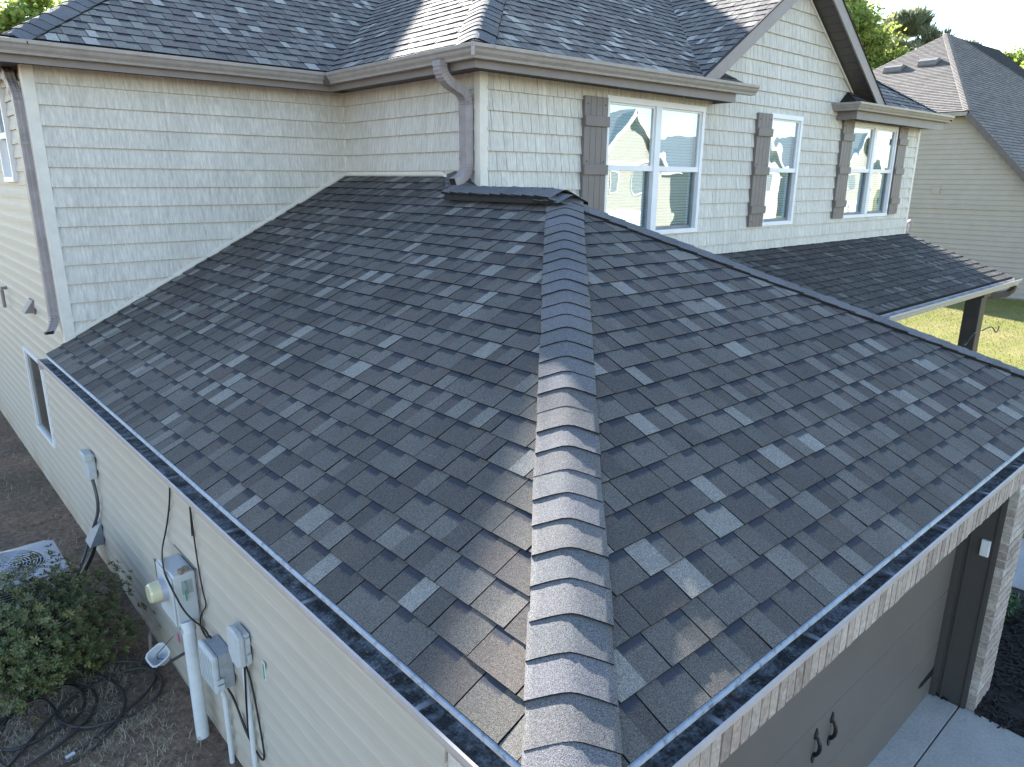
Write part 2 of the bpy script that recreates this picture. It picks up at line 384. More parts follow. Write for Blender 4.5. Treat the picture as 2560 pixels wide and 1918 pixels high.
# ------------------------------------------------------------------ key dimensions
PI = math.pi; p = .5013; W = 5.724; H = W/2; NS = math.sqrt(1+p*p)
XL = .18; Y1 = 6.66; X2 = 3.2; Y3 = 4.25; XR = 13.26; SOF = 2.485; D = .434; ZE = 2.62; p2 = .657; N2 = math.sqrt(1+p2*p2)
GY = -2.17; GD = -2.53; YF = .13
house = thing('house', 'two storey house with cream shake siding and attached hip roofed garage in front', 'house')
# ------------------------------------------------------------------ ground (one sheet)
def gz(x, y):
    k = min(1, max(0, (x-.3)/3.6)); k = k*k*(3-2*k); z = GY-.04*max(0, min(1, (6-y)/3))*1.2
    z2 = GD-.09+.26*min(1, max(0, (x-9)/20))
    q = z*(1-k)+z2*k
    if x < 0: q -= .05*min(6, -x)*.3
    return q
def axis(a, b, dense): 
    xs = [-400, -200, -90, -45, -25, -15, -10]; x = dense[0]
    while x < dense[1]: xs.append(x); x += dense[2]
    x = dense[1]; st = dense[2]
    while x < 400: xs.append(x); st = st*1.25; x += min(st, 60)
    xs.append(400); return xs
gx = axis(0, 0, (-3.0, .3, .05)); gy = axis(0, 0, (2.0, 8.0, .05)); mb = MB(); r = random.Random(3)
from mathutils import noise as mn
for y in gy:
    for x in gx:
        z = gz(x, y)
        if -3 < x < .3 and 2 < y < 8: z += .02*mn.noise(Vector((x*3, y*3, 0)))+.014*mn.noise(Vector((x*11, y*11, 3)))+.007*mn.noise(Vector((x*27, y*27, 5)))
        mb.v.append((x, y, z))
nx = len(gx)
for j in range(len(gy)-1):
    for i in range(nx-1): mb.f.append((j*nx+i, j*nx+i+1, (j+1)*nx+i+1, (j+1)*nx+i)); mb.c.append(None)
mb.build('ground', 'soil', smooth=True, recalc=False, kind='structure')
# ------------------------------------------------------------------ roofs of the house
ez = Vector((0, 0, 1))
TABS = []   # all near shingle tabs of the garage (largest 300 become objects of their own)
def roof_part(name, faces, e=.143, seed=1, lively=1.0, base=1.0, top300=False, **kw):
    """faces: list of (O,u,v,poly,shingled)"""
    O, u, v, poly, sh = faces[0]; rootp = deck(name, O, u, v, poly, house)
    rest = []
    for i, (O, u, v, poly, sh) in enumerate(faces):
        if i: deck('roof_deck', O, u, v, poly, rootp)
        if sh:
            pc = shingle_face(O, u, v, poly if sh is True else sh, e, seed+i*17, lively, base, **kw)
            if top300: TABS.extend((mb_, s_, rootp) for mb_, s_ in pc)
            else: rest += pc
    if rest: joined(rest).build('shingles', 'shingle', rootp, recalc=False, kind='stuff')
    return rootp
Lp = [(0, 0), (Y1-.012, 0), (Y1-.012, X2*NS), (4.46, X2*NS), (4.12, H*NS), (H, H*NS)]
garage_left = roof_part('garage_roof', [((0, 0, 0), (0, 1, 0), (1, 0, p), Lp, True)], seed=11, lively=1.1, top300=True)
garage_front = roof_part('garage_roof', [((0, 0, 0), (1, 0, 0), (0, 1, p), [(0, 0), (W, 0), (H, H*NS)], True)], seed=23, lively=1.1, top300=True)
garage_right = roof_part('garage_roof', [((W, 0, 0), (0, 1, 0), (-1, 0, p), [(0, 0), (Y3-.012, 0), (Y3-.012, H*NS), (H, H*NS)], True)], seed=31)
roof_part('cricket_roof', [((H, 4.12, H*p), (1, 0, 0), (0, 1, p), [(0, 0), (X2-H, 0), (X2-H, (X2-H)*NS)], True)], seed=33)
TABS.sort(key=lambda q: -q[1])
rest = {}
for i, (mb_, s_, rp) in enumerate(TABS):
    if i < 290 and s_ > 0: mb_.build('shingle', 'shingle', rp, recalc=False)
    else: rest.setdefault(rp.name, (rp, MB()))[1].add(mb_.v, mb_.f, mb_.c)
for rp, mb_ in rest.values(): mb_.build('shingles', 'shingle', rp, recalc=False, kind='stuff')
kh = p/math.sqrt(2)
cap_row((.02, .02, .018), (H+.03, H+.03, H*p+.019), kh, kh, garage_front, e=.140, seed=5, half=.138)
cap_row((W-.02, .02, .018), (H-.03, H+.03, H*p+.019), kh, kh, garage_front, e=.140, seed=6, half=.14)
# ridge vent and its caps
MB().prism([(H-.15, 2.98, H*p-.03), (H-.15, 2.98, H*p+.015), (H, 2.98, H*p+.085), (H+.15, 2.98, H*p+.015), (H+.15, 2.98, H*p-.03)], (0, 1.17, 0)).build('ridge_vent', 'vent_black', garage_left)
cap_row((H, 4.2, H*p+.075), (H, 2.98, H*p+.065), .42, .42, garage_left, e=.13, seed=8, half=.155, lo=.017)
cap_row((H, 3.04, H*p+.035), (H, 2.84, H*p+.03), .4, .4, garage_left, e=.11, seed=9, half=.16, lo=.017)
cap_row((H+.02, 4.16, H*p+.01), (X2-.03, 4.5, X2*p+.01), kh, kh, garage_left, e=.11, seed=10, half=.14)
# second storey
a = D-.08; z0 = ZE+.02; ye = Y1-a; xe = X2-a; yw = Y3-a; T = 3.6
def hp(pts): return [(q[0], q[1]*N2) for q in pts]
main = roof_part('main_roof', [((0, ye, z0), (1, 0, 0), (0, 1, p2), hp([(.01, 0), (13.6, 0), (6.805, 6.795)]), hp([(.01, 0), (xe, 0), (xe+T, T), (.01+T, T)])),
    ((.01, ye, z0), (0, 1, 0), (1, 0, p2), hp([(0, 0), (13.6, 0), (6.8, 6.8)]), False),
    ((13.6, ye, z0), (0, 1, 0), (-1, 0, p2), hp([(0, 0), (13.6, 0), (6.8, 6.8)]), False),
    ((0, ye+13.6, z0), (1, 0, 0), (0, -1, p2), hp([(.01, 0), (13.6, 0), (6.805, 6.795)]), False)], seed=41, lively=.75, base=1.75)  # raised base puts a pale veil of lens haze into the shingle colour
tA = (13.61-xe)/2
wing = roof_part('wing_roof', [((xe, 0, z0), (0, 1, 0), (1, 0, p2), hp([(yw, 0), (ye, 0), (ye+tA, tA), (yw+tA, tA)]), hp([(yw, 0), (ye, 0), (ye+T, T), (yw+T, T)])),
    ((0, yw, z0), (1, 0, 0), (0, 1, p2), hp([(xe, 0), (6.07, 0), (6.07+2.48, 2.48), (8.55, tA), (xe+tA, tA)]), hp([(xe, 0), (6.07, 0), (6.07+2.4, 2.4), (6.07+2.4, T), (xe+T, T)])),
    ((0, yw, z0), (1, 0, 0), (0, 1, p2), hp([(11.03, 0), (13.61, 0), (xe+tA, tA), (8.55, tA), (8.55, 2.48)]), hp([(11.03, 0), (13.61, 0), (11.2, 2.41), (8.62, 2.41)])),
    ((13.61, 0, z0), (0, 1, 0), (-1, 0, p2), hp([(yw, 0), (ye, 0), (ye+tA, tA), (yw+tA, tA)]), False)], seed=47, lively=.6, base=1.75)  # shingle colour lightened here too, standing in for lens haze
k2 = p2/math.sqrt(2)
cap_row((xe+.03, yw+.03, z0+.019), (xe+2.4, yw+2.4, z0+2.4*p2+.019), k2, k2, wing, e=.13, seed=12, half=.16)
cap_row((.05, ye+.04, z0+.019), (2.2, ye+2.19, z0+2.19*p2+.019), k2, k2, main, e=.143, seed=13, half=.17)
cap_row((13.58, yw+.03, z0+.019), (11.4, yw+2.21, z0+2.21*p2+.019), k2, k2, wing, e=.13, seed=14, half=.15)
# gable roof over the middle window
GA = 8.55; GH = 2.39; GZ = 2.70; GAZ = GZ+GH*p2; YG = 3.93
gl_poly = [(YG-4.0, 0), (0, 0), (.06, 0), (.06+GH, GH), (YG-4.0, GH)]
gable = roof_part('gable_roof', [((GA-GH, 4.0, GZ), (0, 1, 0), (1, 0, p2), [(-.035, -.03), (.05, -.03), (.05+GH, GH*N2), (-.035, GH*N2)], [(YG-4.0, -.03), (.05, -.03), (.05+GH, GH*N2), (YG-4.0, GH*N2)]),
    ((GA+GH, 4.0, GZ), (0, 1, 0), (-1, 0, p2), [(-.035, -.03), (.05, -.03), (.05+GH, GH*N2), (-.035, GH*N2)], [(YG-4.0, -.03), (.05, -.03), (.05+GH, GH*N2), (YG-4.0, GH*N2)])], seed=51, lively=.6, base=1.75)  # same haze lightening painted into these tabs
cap_row((GA, YG, GAZ+.01), (GA, 6.3, GAZ+.01), p2, p2, gable, e=.143, seed=15)
# porch roof
PP = .352; NP = math.sqrt(1+PP*PP); PY0 = 2.47; PZ0 = .67-PP*(Y3-PY0); XPR = 13.42
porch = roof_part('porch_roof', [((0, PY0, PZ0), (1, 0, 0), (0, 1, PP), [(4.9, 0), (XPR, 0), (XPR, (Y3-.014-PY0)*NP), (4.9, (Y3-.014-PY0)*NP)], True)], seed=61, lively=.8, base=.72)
# eave returns beside the gable
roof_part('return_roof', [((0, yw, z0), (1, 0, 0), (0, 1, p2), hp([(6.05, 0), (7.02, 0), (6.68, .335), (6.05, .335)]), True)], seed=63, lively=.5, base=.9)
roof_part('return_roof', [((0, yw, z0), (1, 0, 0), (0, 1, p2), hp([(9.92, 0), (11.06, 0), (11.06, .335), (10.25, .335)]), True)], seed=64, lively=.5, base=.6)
MB().prism([(9.92, yw, z0), (10.25, yw+.335, z0+.335*p2), (9.92, yw+.335, z0)], (.001, 0, -.02)).build('return_end', 'roof_deck', house)

# ------------------------------------------------------------------ walls
def shakes(u0, poly, wins, seed, horiz, gap=.003, wmin=.075, wmax=.19, base=(.565, .538, .485)):
    """horiz(u,o) -> (x,y): u along wall, o outwards. returns pieces"""
    r = random.Random(seed); out = []; us = [q[0] for q in poly]; zs = [q[1] for q in poly]; k = -20
    nn = Vector((*horiz(0, 1), 0))-Vector((*horiz(0, 0), 0))
    while True:
        zb = 2.345-.1725*k; k += 1
        if zb > max(zs): continue
        if zb+.1725 < min(zs): break
        x = min(us)-r.uniform(0, .1)
        while x < max(us):
            wd = r.choice((r.uniform(wmin, wmax), r.uniform(wmin, (wmin+wmax)/2))); x1 = x+wd; j = r.uniform(-.0006, .0006)
            rects = [(x+gap/2, x1-gap/2, zb+j, zb+.182)]
            for (a0, a1, b0, b1) in wins:
                nr = []
                for (p0, p1, q0, q1) in rects:
                    if p1 <= a0 or p0 >= a1 or q1 <= b0 or q0 >= b1: nr.append((p0, p1, q0, q1)); continue
                    if p0 < a0: nr.append((p0, a0, q0, q1))
                    if p1 > a1: nr.append((a1, p1, q0, q1))
                    if q0 < b0: nr.append((max(p0, a0), min(p1, a1), q0, b0))
                    if q1 > b1: nr.append((max(p0, a0), min(p1, a1), b1, q1))
                rects = nr
            g = r.uniform(.955, 1.035); col = (base[0]*g, base[1]*g, base[2]*g, 0); th = .026+r.uniform(-.001, .0015)
            for rc in rects:
                q = clip_rect(poly, *rc)
                if len(q) < 3: continue
                m_ = len(q); fr = []; bk = []
                for uu, zz in q:
                    f = min(1, max(0, (zz-zb)/.182)); o = th*(1-f)+.0025*f; fr.append((*horiz(uu, o), zz)); bk.append((*horiz(uu, -.002), zz))
                fs = [tuple(range(m_))]+[(i, m_+i, m_+(i+1) % m_, (i+1) % m_) for i in range(m_)]
                mb = MB().add(fr+bk, fs, [col]*len(fs)); ar = abs(sum(q[i-1][0]*q[i][1]-q[i][0]*q[i-1][1] for i in range(m_)))/2
                ce = sum((Vector(c_) for c_ in fr), Vector())/m_; out.append((mb, vis_size(ce, nn, ar)))
            x = x1
    return out
SH = []
def shake_wall(name, backing, poly, wins, seed, horiz, **kw):
    wl = backing.build(name, 'wall_backing', house)
    SH.extend((mb_, s_, wl) for mb_, s_ in shakes(0, poly, wins, seed, horiz, **kw)); return wl
def subtract(rect, wins):
    rects = [rect]
    for (a0, a1, b0, b1) in wins:
        nr = []
        for (p0, p1, q0, q1) in rects:
            if p1 <= a0 or p0 >= a1 or q1 <= b0 or q0 >= b1: nr.append((p0, p1, q0, q1)); continue
            if p0 < a0: nr.append((p0, a0, q0, q1))
            if p1 > a1: nr.append((a1, p1, q0, q1))
            if q0 < b0: nr.append((max(p0, a0), min(p1, a1), q0, b0))
            if q1 > b1: nr.append((max(p0, a0), min(p1, a1), b1, q1))
        rects = nr
    return rects
# W1 : rear shake wall above the garage roof
w1 = MB().box(XL+.01, X2+.02, Y1, Y1+.15, -.1, SOF)
wall_rear = shake_wall('shake_wall', w1, [(XL+.07, XL*p+.03), (X2-.02, X2*p+.0), (X2-.02, SOF), (XL+.07, SOF)], [], 3, lambda u, o: (u, Y1-o), gap=.0006, wmin=.14, wmax=.42)
# W2 : side of the wing
w2 = MB().box(X2, X2+.15, Y3+.01, Y1, 1.3, SOF)
wall_side = shake_wall('shake_wall', w2, [(Y3+.06, 1.38), (Y1-.02, 1.60), (Y1-.02, SOF), (Y3+.06, SOF)], [], 4, lambda u, o: (X2-o, u), gap=.0022)
# W3 : front wall with three windows
WIN = [(4.86, 6.60, .985, 2.405), (8.125, 8.965, 1.0, 2.43), (10.56, 12.26, 1.03, 2.455)]
w3 = MB()
for rc in subtract((X2+.005, XR-.01, -2.3, SOF), WIN): w3.box(rc[0], rc[1], Y3, Y3+.15, rc[2], rc[3])
w3.prism([(GA-2.3, Y3, SOF), (GA+2.3, Y3, SOF), (GA, Y3, SOF+2.3*p2)], (0, .15, 0))
wall_front = shake_wall('shake_wall', w3, [(X2+.06, .5), (XR-.06, .5), (XR-.06, SOF), (GA+2.05, SOF), (GA+2.05, 2.66), (GA, GAZ-.16), (GA-2.05, 2.66), (GA-2.05, SOF), (X2+.06, SOF)], WIN, 5, lambda u, o: (u, Y3-o), gap=.0045)
SH.sort(key=lambda q: -q[1]); rest = {}
for i, (mb_, s_, rp) in enumerate(SH):
    if i < 290 and s_ > 0: mb_.build('shake', 'shake', rp, recalc=False)
    else: rest.setdefault(rp.name, (rp, MB()))[1].add(mb_.v, mb_.f, mb_.c)
for rp, mb_ in rest.values(): mb_.build('shakes', 'shake', rp, recalc=False, kind='stuff')
# corner posts, flashing trims
MB().box(XL-.018, XL+.075, Y1-.022, Y1-.002, .09, SOF).box(XL-.02, XL-.002, Y1-.0225, Y1+.07, .02, SOF).build('corner_post', 'trim_cream', house, bevel=.004)
MB().box(X2-.022, X2-.002, Y1-.022, Y1-.002, 1.6, SOF).build('corner_trim', 'trim_cream', house)
MB().box(X2-.022, X2-.001, Y3-.0225, Y3+.065, 1.3, SOF).box(X2-.0225, X2+.07, Y3-.022, Y3-.001, 1.3, SOF).build('corner_post', 'trim_cream', house, bevel=.004)
MB().box(XR-.065, XR, Y3-.022, Y3-.001, .6, SOF).box(XR-.001, XR+.014, Y3-.0225, Y3+.07, .6, SOF).build('corner_post', 'trim_cream', house, bevel=.004)
MB().bar((XL+.02, Y1-.014, XL*p+.04), (X2-.03, Y1-.014, X2*p+.028), .022, .032).build('roof_flashing', 'trim_cream', house)
MB().bar((X2-.014, Y1-.03, X2*p+.026), (X2-.014, Y3+.55, X2*p+.026), .022, .034).bar((X2-.014, Y3+.56, X2*p+.03), (X2-.014, Y3+.38, X2*p-.07), .02, .03).build('roof_flashing', 'trim_cream', house)
# left wall: lap siding
LW = [(8.31, 9.30, -1.43, -.42), (7.80, 8.36, 1.53, 2.38)]
lw = MB()
for rc in subtract((YF+.05, Y1+.3, GY-.4, -.06), LW)+subtract((Y1+.01, 19.5, GY-.4, SOF), LW): 
    if rc[1] <= Y1+.3 and rc[1] > Y1+.011 and rc[0] < Y1: rc = (rc[0], Y1+.0105, rc[2], rc[3])
    lw.box(XL+.016, XL+.16, rc[0], rc[1], rc[2], rc[3])
wall_left = lw.build('lap_wall', 'wall_backing', house)
EX = .127; k = 0; zb = GY-.02
while zb < SOF-.02:
    y0 = .81 if zb < -.13 else Y1+.072
    for (a0, a1, b0, b1) in subtract((y0, 19.4, zb, min(zb+EX+.012, SOF-.003)), LW):
        pf = [(0, -.004), (.32, -.001), (.45, .004), (.6, .008), (1, .0145)]
        def oz(z):
            f = (z-zb)/(EX+.012)
            for (f0, v0_), (f1, v1_) in zip(pf, pf[1:]):
                if f <= f1+1e-6: return XL+v0_+(v1_-v0_)*(f-f0)/(f1-f0)
            return XL+.0145
        zs_ = [b0]+[zb+f*(EX+.012) for f, _ in pf[1:-1] if b0+.002 < zb+f*(EX+.012) < b1-.002]+[b1]
        pr = [(oz(z), a0, z) for z in zs_]+[(XL+.018, a0, b1), (XL+.018, a0, b0)]
        MB().prism(pr, (0, a1-a0, 0)).build('siding_lap', 'lap_siding', wall_left)
    zb += EX
# foundation strip below the siding
box('foundation', (XL+.02, XL+.15, .3, 19.5, GY-.5, GY-.03), 'concrete', house)
# garage front: brick
gf = MB()
for rc in subtract((XL+.015, 5.32-.015, GD-.3, -.02), [(.42, 4.938, GD-.3, -.552)]): gf.box(rc[0], rc[1], YF+.006, YF+.10, rc[2], rc[3])
gf.box(XL+.006, XL+.10, YF+.1, .80, GD-.3, -.05); gf.box(5.32-.10, 5.32-.006, YF+.1, 4.0, GD-.3, -.1)
wall_brick = gf.build('brick_wall', 'mortar', house)
BL, BH, BG = .190, .058, .013
def brick_src(lx, ly, lz, sd):
    r = random.Random(sd); mb = MB(); vs = []
    for z in (0, lz):
        for y in (0, ly):
            for x in (0, lx): vs.append((x+r.uniform(-.0015, .0015), y+r.uniform(-.001, .001), z+r.uniform(-.0015, .0015)))
    mb.add(vs, [(0, 2, 3, 1), (4, 5, 7, 6), (0, 1, 5, 4), (2, 6, 7, 3), (0, 4, 6, 2), (1, 3, 7, 5)]); me = mb.mesh('brick'); me.materials.append(MATS['brick']); return me
sol = [brick_src(BH, .09, BL, i) for i in range(5)]; strx = [brick_src(BL, .09, BH, i+5) for i in range(4)]; hdr = [brick_src(.09, .09, BH, i+9) for i in range(3)]
def brick(me, x, y, z, rz=0):
    o = obj('brick', me, None, wall_brick); o.location = (x, y, z); o.rotation_euler = (0, 0, rz); return o
x = XL+.004; i = 0
while x < 5.25:
    brick(R.choice(sol), x, YF+R.uniform(-.002, .002), -.56+R.uniform(-.002, .002)); 
    x += BH+BG+.0005
x = XL+.004
for zz in (-.35, -.28, -.21, -.14):
    xx = x-(.1 if (zz*100) % 2 > 1 else 0)
    while xx < 5.2:
        xs = max(xx, XL+.004)
        if xs == xx and xx+BL < 5.32: brick(R.choice(strx), xs, YF+.001, zz)
        xx += BL+BG
zz = GD; row = 0
while zz < -.64:
    for j in range(2):
        xx = 4.93+.0+(BL+BG)*j-(.1 if row % 2 else 0)
        if j == 0 and row % 2: brick(R.choice(hdr), 4.93, YF, zz)
        elif xx+BL < 5.34: brick(R.choice(strx), xx, YF+R.uniform(-.0015, .0015), zz)
        if row % 2 and j == 1: pass
    xx = 4.93+.1+(BL+BG) if row % 2 else 4.93+2*(BL+BG)
    if xx+.1 < 5.36: brick(R.choice(hdr), xx-(.1 if row % 2 == 0 else 0)*0, YF, zz) if xx+.09 < 5.325 else None
    zz += BH+BG; row += 1
# brick return round the corner on the left wall
zz = -.62; row = 0
while zz < -.09:
    yy = YF+.002+(.1 if row % 2 else 0)
    while yy+BL < .80:
        brick(R.choice(strx), XL+.09-.09, yy+BL, zz, -PI/2); yy += BL+BG
    if row % 2 == 0: brick(R.choice(hdr), XL, .80, zz, -PI/2)
    zz += BH+BG; row += 1
# garage door, jamb, handles
DY = .45; jx = 4.91
MB().box(jx, jx+.02, YF+.058, DY+.04, GD-.02, -.57).box(jx-.012, jx+.003, YF+.065, YF+.09, GD-.02, -.57).box(jx-.014, jx+.002, .36, .375, GD-.02, -.57).box(jx-.03, jx+.001, DY-.045, DY+.04, GD-.02, -.57).build('door_jamb', 'door_jamb', house)
MB().box(.40, jx+.02, YF+.095, DY+.04, -.575, -.545).box(.40, .42, YF+.1, DY+.04, GD-.02, -.57).build('door_jamb', 'door_jamb', house)
gd = box('garage_door', (.42, jx-.03, DY+.02, DY+.06, GD-.01, -.56), 'door_jamb', house)
zt = -.57; ph = .49
for i in range(4):
    z1 = zt-i*ph; z0_ = max(GD+.005, z1-ph+.006); box('door_panel', (.425, jx-.033, DY, DY+.021, z0_, z1), 'garage_door', gd, bevel=.004)
def handle(x):
    mb = MB(); zc = -1.715
    for s in (1, -1):
        c = zc+s*.083; mb.prism([(x-.014, DY-.008, c-s*.03), (x-.024, DY-.008, c), (x, DY-.008, c+s*.045), (x+.024, DY-.008, c), (x+.014, DY-.008, c-s*.03)], (0, .009, 0))
    mb.tube([(x, DY-.003, zc+.07), (x, DY-.018, zc+.06), (x, DY-.032, zc+.03), (x, DY-.036, zc), (x, DY-.032, zc-.03), (x, DY-.018, zc-.06), (x, DY-.003, zc-.07)], [.011, .011, .012, .013, .012, .011, .011], 8)
    mb.build('handle', 'iron_black', gd)
handle(2.875); handle(2.665)
MB().prism([(jx-.036, DY-.005, -2.27), (jx-.036, DY-.005, -2.34), (4.60, DY-.005, -2.325), (4.555, DY-.005, -2.305), (4.60, DY-.005, -2.285)], (0, .006, 0)).build('strap_hinge', 'iron_black', gd)
box('keypad', (jx-.026, jx, .238, .30, -1.18, -1.045), 'keypad', house, bevel=.006)
# ------------------------------------------------------------------ windows and shutters
def window(x0, x1, z0, z1, twin, P, d):
    """P(u,o,z): wall coordinates -> world; o outward"""
    def bx(mb, u0, u1, o0, o1, a, b):
        q0 = P(u0, o0, a); q1 = P(u1, o1, b); return mb.box(min(q0[0], q1[0]), max(q0[0], q1[0]), min(q0[1], q1[1]), max(q0[1], q1[1]), a, b)
    f = .05; fr = MB(); bx(fr, x0-.012, x1+.012, -.03, .035, z1-f, z1+.012); bx(fr, x0-.012, x1+.012, -.03, .037, z0-.012, z0+f*.8)
    bx(fr, x0-.012, x0+f*.8, -.03, .034, z0+f*.8, z1-f); bx(fr, x1-f*.8, x1+.012, -.03, .034, z0+f*.8, z1-f)
    cells = [(x0+f*.8, x1-f*.8)]
    if twin:
        xm = (x0+x1)/2; bx(fr, xm-.05, xm+.05, -.03, .033, z0+f*.8, z1-f); cells = [(x0+f*.8, xm-.05), (xm+.05, x1-f*.8)]
    wn = fr.build('window', 'vinyl_white', house, bevel=.003); zm = (z0+z1)/2+.01
    for a, b in cells:
        mb = MB(); bx(mb, a, b, -.02, .018, zm-.028, zm+.028); bx(mb, a, a+.022, -.02, .008, zm+.028, z1-f); bx(mb, b-.022, b, -.02, .008, zm+.028, z1-f); bx(mb, a+.022, b-.022, -.02, .008, z1-f-.02, z1-f); mb.build('sash', 'vinyl_white', wn)
        mb = MB(); bx(mb, a+.03, b-.03, -.055, -.03, z0+f*.8, z0+f*.8+.035); bx(mb, a, a+.03, -.055, -.022, z0+f*.8, zm-.028); bx(mb, b-.03, b, -.055, -.022, z0+f*.8, zm-.028); mb.build('sash', 'vinyl_shaded' if d else 'vinyl_white', wn)  # front lower sashes greyed: shadow of the setback painted into them
        mb = MB(); bx(mb, a+.022, b-.022, -.008, -.005, zm+.028, z1-f-.02); mb.build('pane', 'glass', wn)
        mb = MB(); bx(mb, a+.03, b-.03, -.045, -.042, z0+f*.8+.035, zm-.028); mb.build('pane', 'glass', wn)
        if d:
            mb = MB(); zz = z0+.05
            while zz < z1-.06:
                q0 = P(a+.004, -.088, zz); q1 = P(b-.004, -.070, zz+.030)
                mb.add([(q0[0], q0[1], zz), (q1[0], q0[1], zz), (q1[0], q1[1], zz+.028), (q0[0], q1[1], zz+.028)], [(0, 1, 2, 3)]); zz += .033
            mb.build('blind', 'blind', wn, recalc=False)
    mb = MB(); bx(mb, x0-.004, x1+.004, -.165, -.155, z0, z1); mb.build('room_backing', 'interior_dark', wn)
    mb = MB(); 
    for (u0, u1, a, b) in ((x0-.004, x0, z0, z1), (x1, x1+.004, z0, z1), (x0, x1, z1, z1+.004), (x0, x1, z0-.004, z0)): bx(mb, u0, u1, -.155, -.03, a, b)
    mb.build('jamb_liner', 'vinyl_shaded', wn)
    return wn
FW = lambda u, o, z: (u, Y3-o, z)
for (x0, x1, z0_, z1_), tw in zip(WIN, (True, False, True)): window(x0, x1, z0_, z1_, tw, FW, True)
LWF = lambda u, o, z: (XL-o, u, z)
window(*LW[1], False, LWF, False)
a0, a1, b0, b1 = LW[0]
lwn = MB().box(XL-.022, XL+.03, a0-.012, a1+.012, b1-.03, b1+.012).box(XL-.023, XL+.03, a0-.012, a1+.012, b0-.012, b0+.03).box(XL-.021, XL+.03, a0-.012, a0+.03, b0+.03, b1-.03).box(XL-.021, XL+.03, a1-.03, a1+.012, b0+.03, b1-.03).build('window', 'vinyl_white', house, bevel=.003)
box('pane', (XL+.004, XL+.010, a0+.03, a1-.03, b0+.03, b1-.03), 'dark_glass', lwn); box('room_backing', (XL+.03, XL+.04, a0-.004, a1+.004, b0, b1), 'interior_dark', lwn)
def shutter(x0, x1, z0_, z1_):
    r_ = random.Random(int(x0*100)); back = box('shutter', (x0+.004, x1-.004, Y3-.042, Y3-.014, z0_+.004, z1_-.004), 'shutter', house); n = 4; w_ = (x1-x0)/n
    for i in range(n): box('board', (x0+i*w_+.002, x0+(i+1)*w_-.002, Y3-.056-r_.uniform(0, .001), Y3-.0425, z0_, z1_), 'shutter', back, bevel=.002)
    for zc in (z0_+.22, (z0_+z1_)/2+.0, z1_-.235): box('batten', (x0-.006, x1+.006, Y3-.082, Y3-.0565, zc-.05, zc+.05), 'shutter', back, bevel=.003)
    for zc in (z0_+.07, (z0_+z1_)/2+.08, z1_-.075):
        for xx in (x0+.045, x1-.045): MB().cyl((xx, Y3-.0575, zc), (xx, Y3-.062, zc), .008, 8).build('screw', 'screw', back)
shutter(4.495, 4.845, .975, 2.385); shutter(7.76, 8.11, .99, 2.425); shutter(10.185, 10.545, 1.03, 2.46); shutter(12.285, 12.635, 1.045, 2.47)

# ------------------------------------------------------------------ gutters, fascia, soffit
GP = [(0, 0), (0, -.105), (.072, -.105), (.078, -.085), (.098, -.062), (.108, -.040), (.122, -.026), (.124, 0), (.114, .003), (.113, -.006)]
GPI = [(.110, -.010), (.119, -.024), (.105, -.039), (.095, -.060), (.075, -.083), (.070, -.101), (.004, -.101), (.004, 0)]
def gutter(name, path, mat, parent=None, s=1.0, zs=1.0):
    return MB().sweep([(a*s, b*zs) for a, b in GP+GPI], path).build(name, mat, parent or house)
gD = D-.124
def eave(x0, x1, y0, y1): pass
dirY = Vector((0, -1, 0)); dirX = Vector((-1, 0, 0)); mit = Vector((-1, -1, 0))
zG = ZE
gutter('gutter', [((-.035, 19.0, zG), dirX), ((-.035, Y1-gD, zG), mit), ((X2-gD, Y1-gD, zG), Vector((-1, -1, 0)))], 'gutter_taupe')
gutter('gutter', [((X2-gD, Y1-gD, zG), Vector((-1, -1, 0))), ((X2-gD, Y3-gD, zG), mit)], 'gutter_taupe')
gutter('gutter', [((X2-gD, Y3-gD, zG), mit), ((7.08, Y3-gD, zG+.035), dirY)], 'gutter_taupe')
gutter('gutter', [((9.92, Y3-.002, zG+.055), dirX), ((9.92, Y3-gD, zG+.055), mit), ((13.58, Y3-gD, zG+.075), dirY)], 'gutter_taupe')
MB().box(X2-gD-.127, X2-gD-.045, Y1-gD-.127, Y1-gD-.045, zG-.1, zG+.004).build('gutter_joint', 'soffit', house)
o_ = MB(); o_.obox((X2-gD-.112, Y3-gD-.112, zG-.045), Vector((1, -1, 0)).normalized(), Vector((1, 1, 0)).normalized(), ez, .014, .006, .05); o_.build('gutter_joint', 'gutter_taupe', house)
# fascia + soffit (boxed)
fb = SOF-.028
def fascia(pts): 
    mb = MB()
    for a_, b_ in pts: mb.box(min(a_[0], b_[0]), max(a_[0], b_[0]), min(a_[1], b_[1]), max(a_[1], b_[1]), fb, zG-.003)
    mb.build('fascia', 'fascia', house)
fx = X2-gD; fy1 = Y1-gD; fy3 = Y3-gD
fascia([((-.034, fy1+.021), (-.015, 19.0))]); fascia([((-.034, fy1+.001), (fx+.02, fy1+.02))]); fascia([((fx+.001, fy3+.001), (fx+.0195, fy1+.0005))]); fascia([((fx+.02, fy3+.0015), (6.78, fy3+.02))])
MB().box(6.76, 6.78, fy3+.021, Y3-.016, fb, zG-.003).build('fascia', 'fascia', house)
fascia([((10.0, fy3+.0015), (13.25+.22, fy3+.02))]); MB().box(10.0, 10.02, fy3+.021, Y3-.016, fb, zG+.05).build('fascia', 'fascia', house)
sp_src = {}
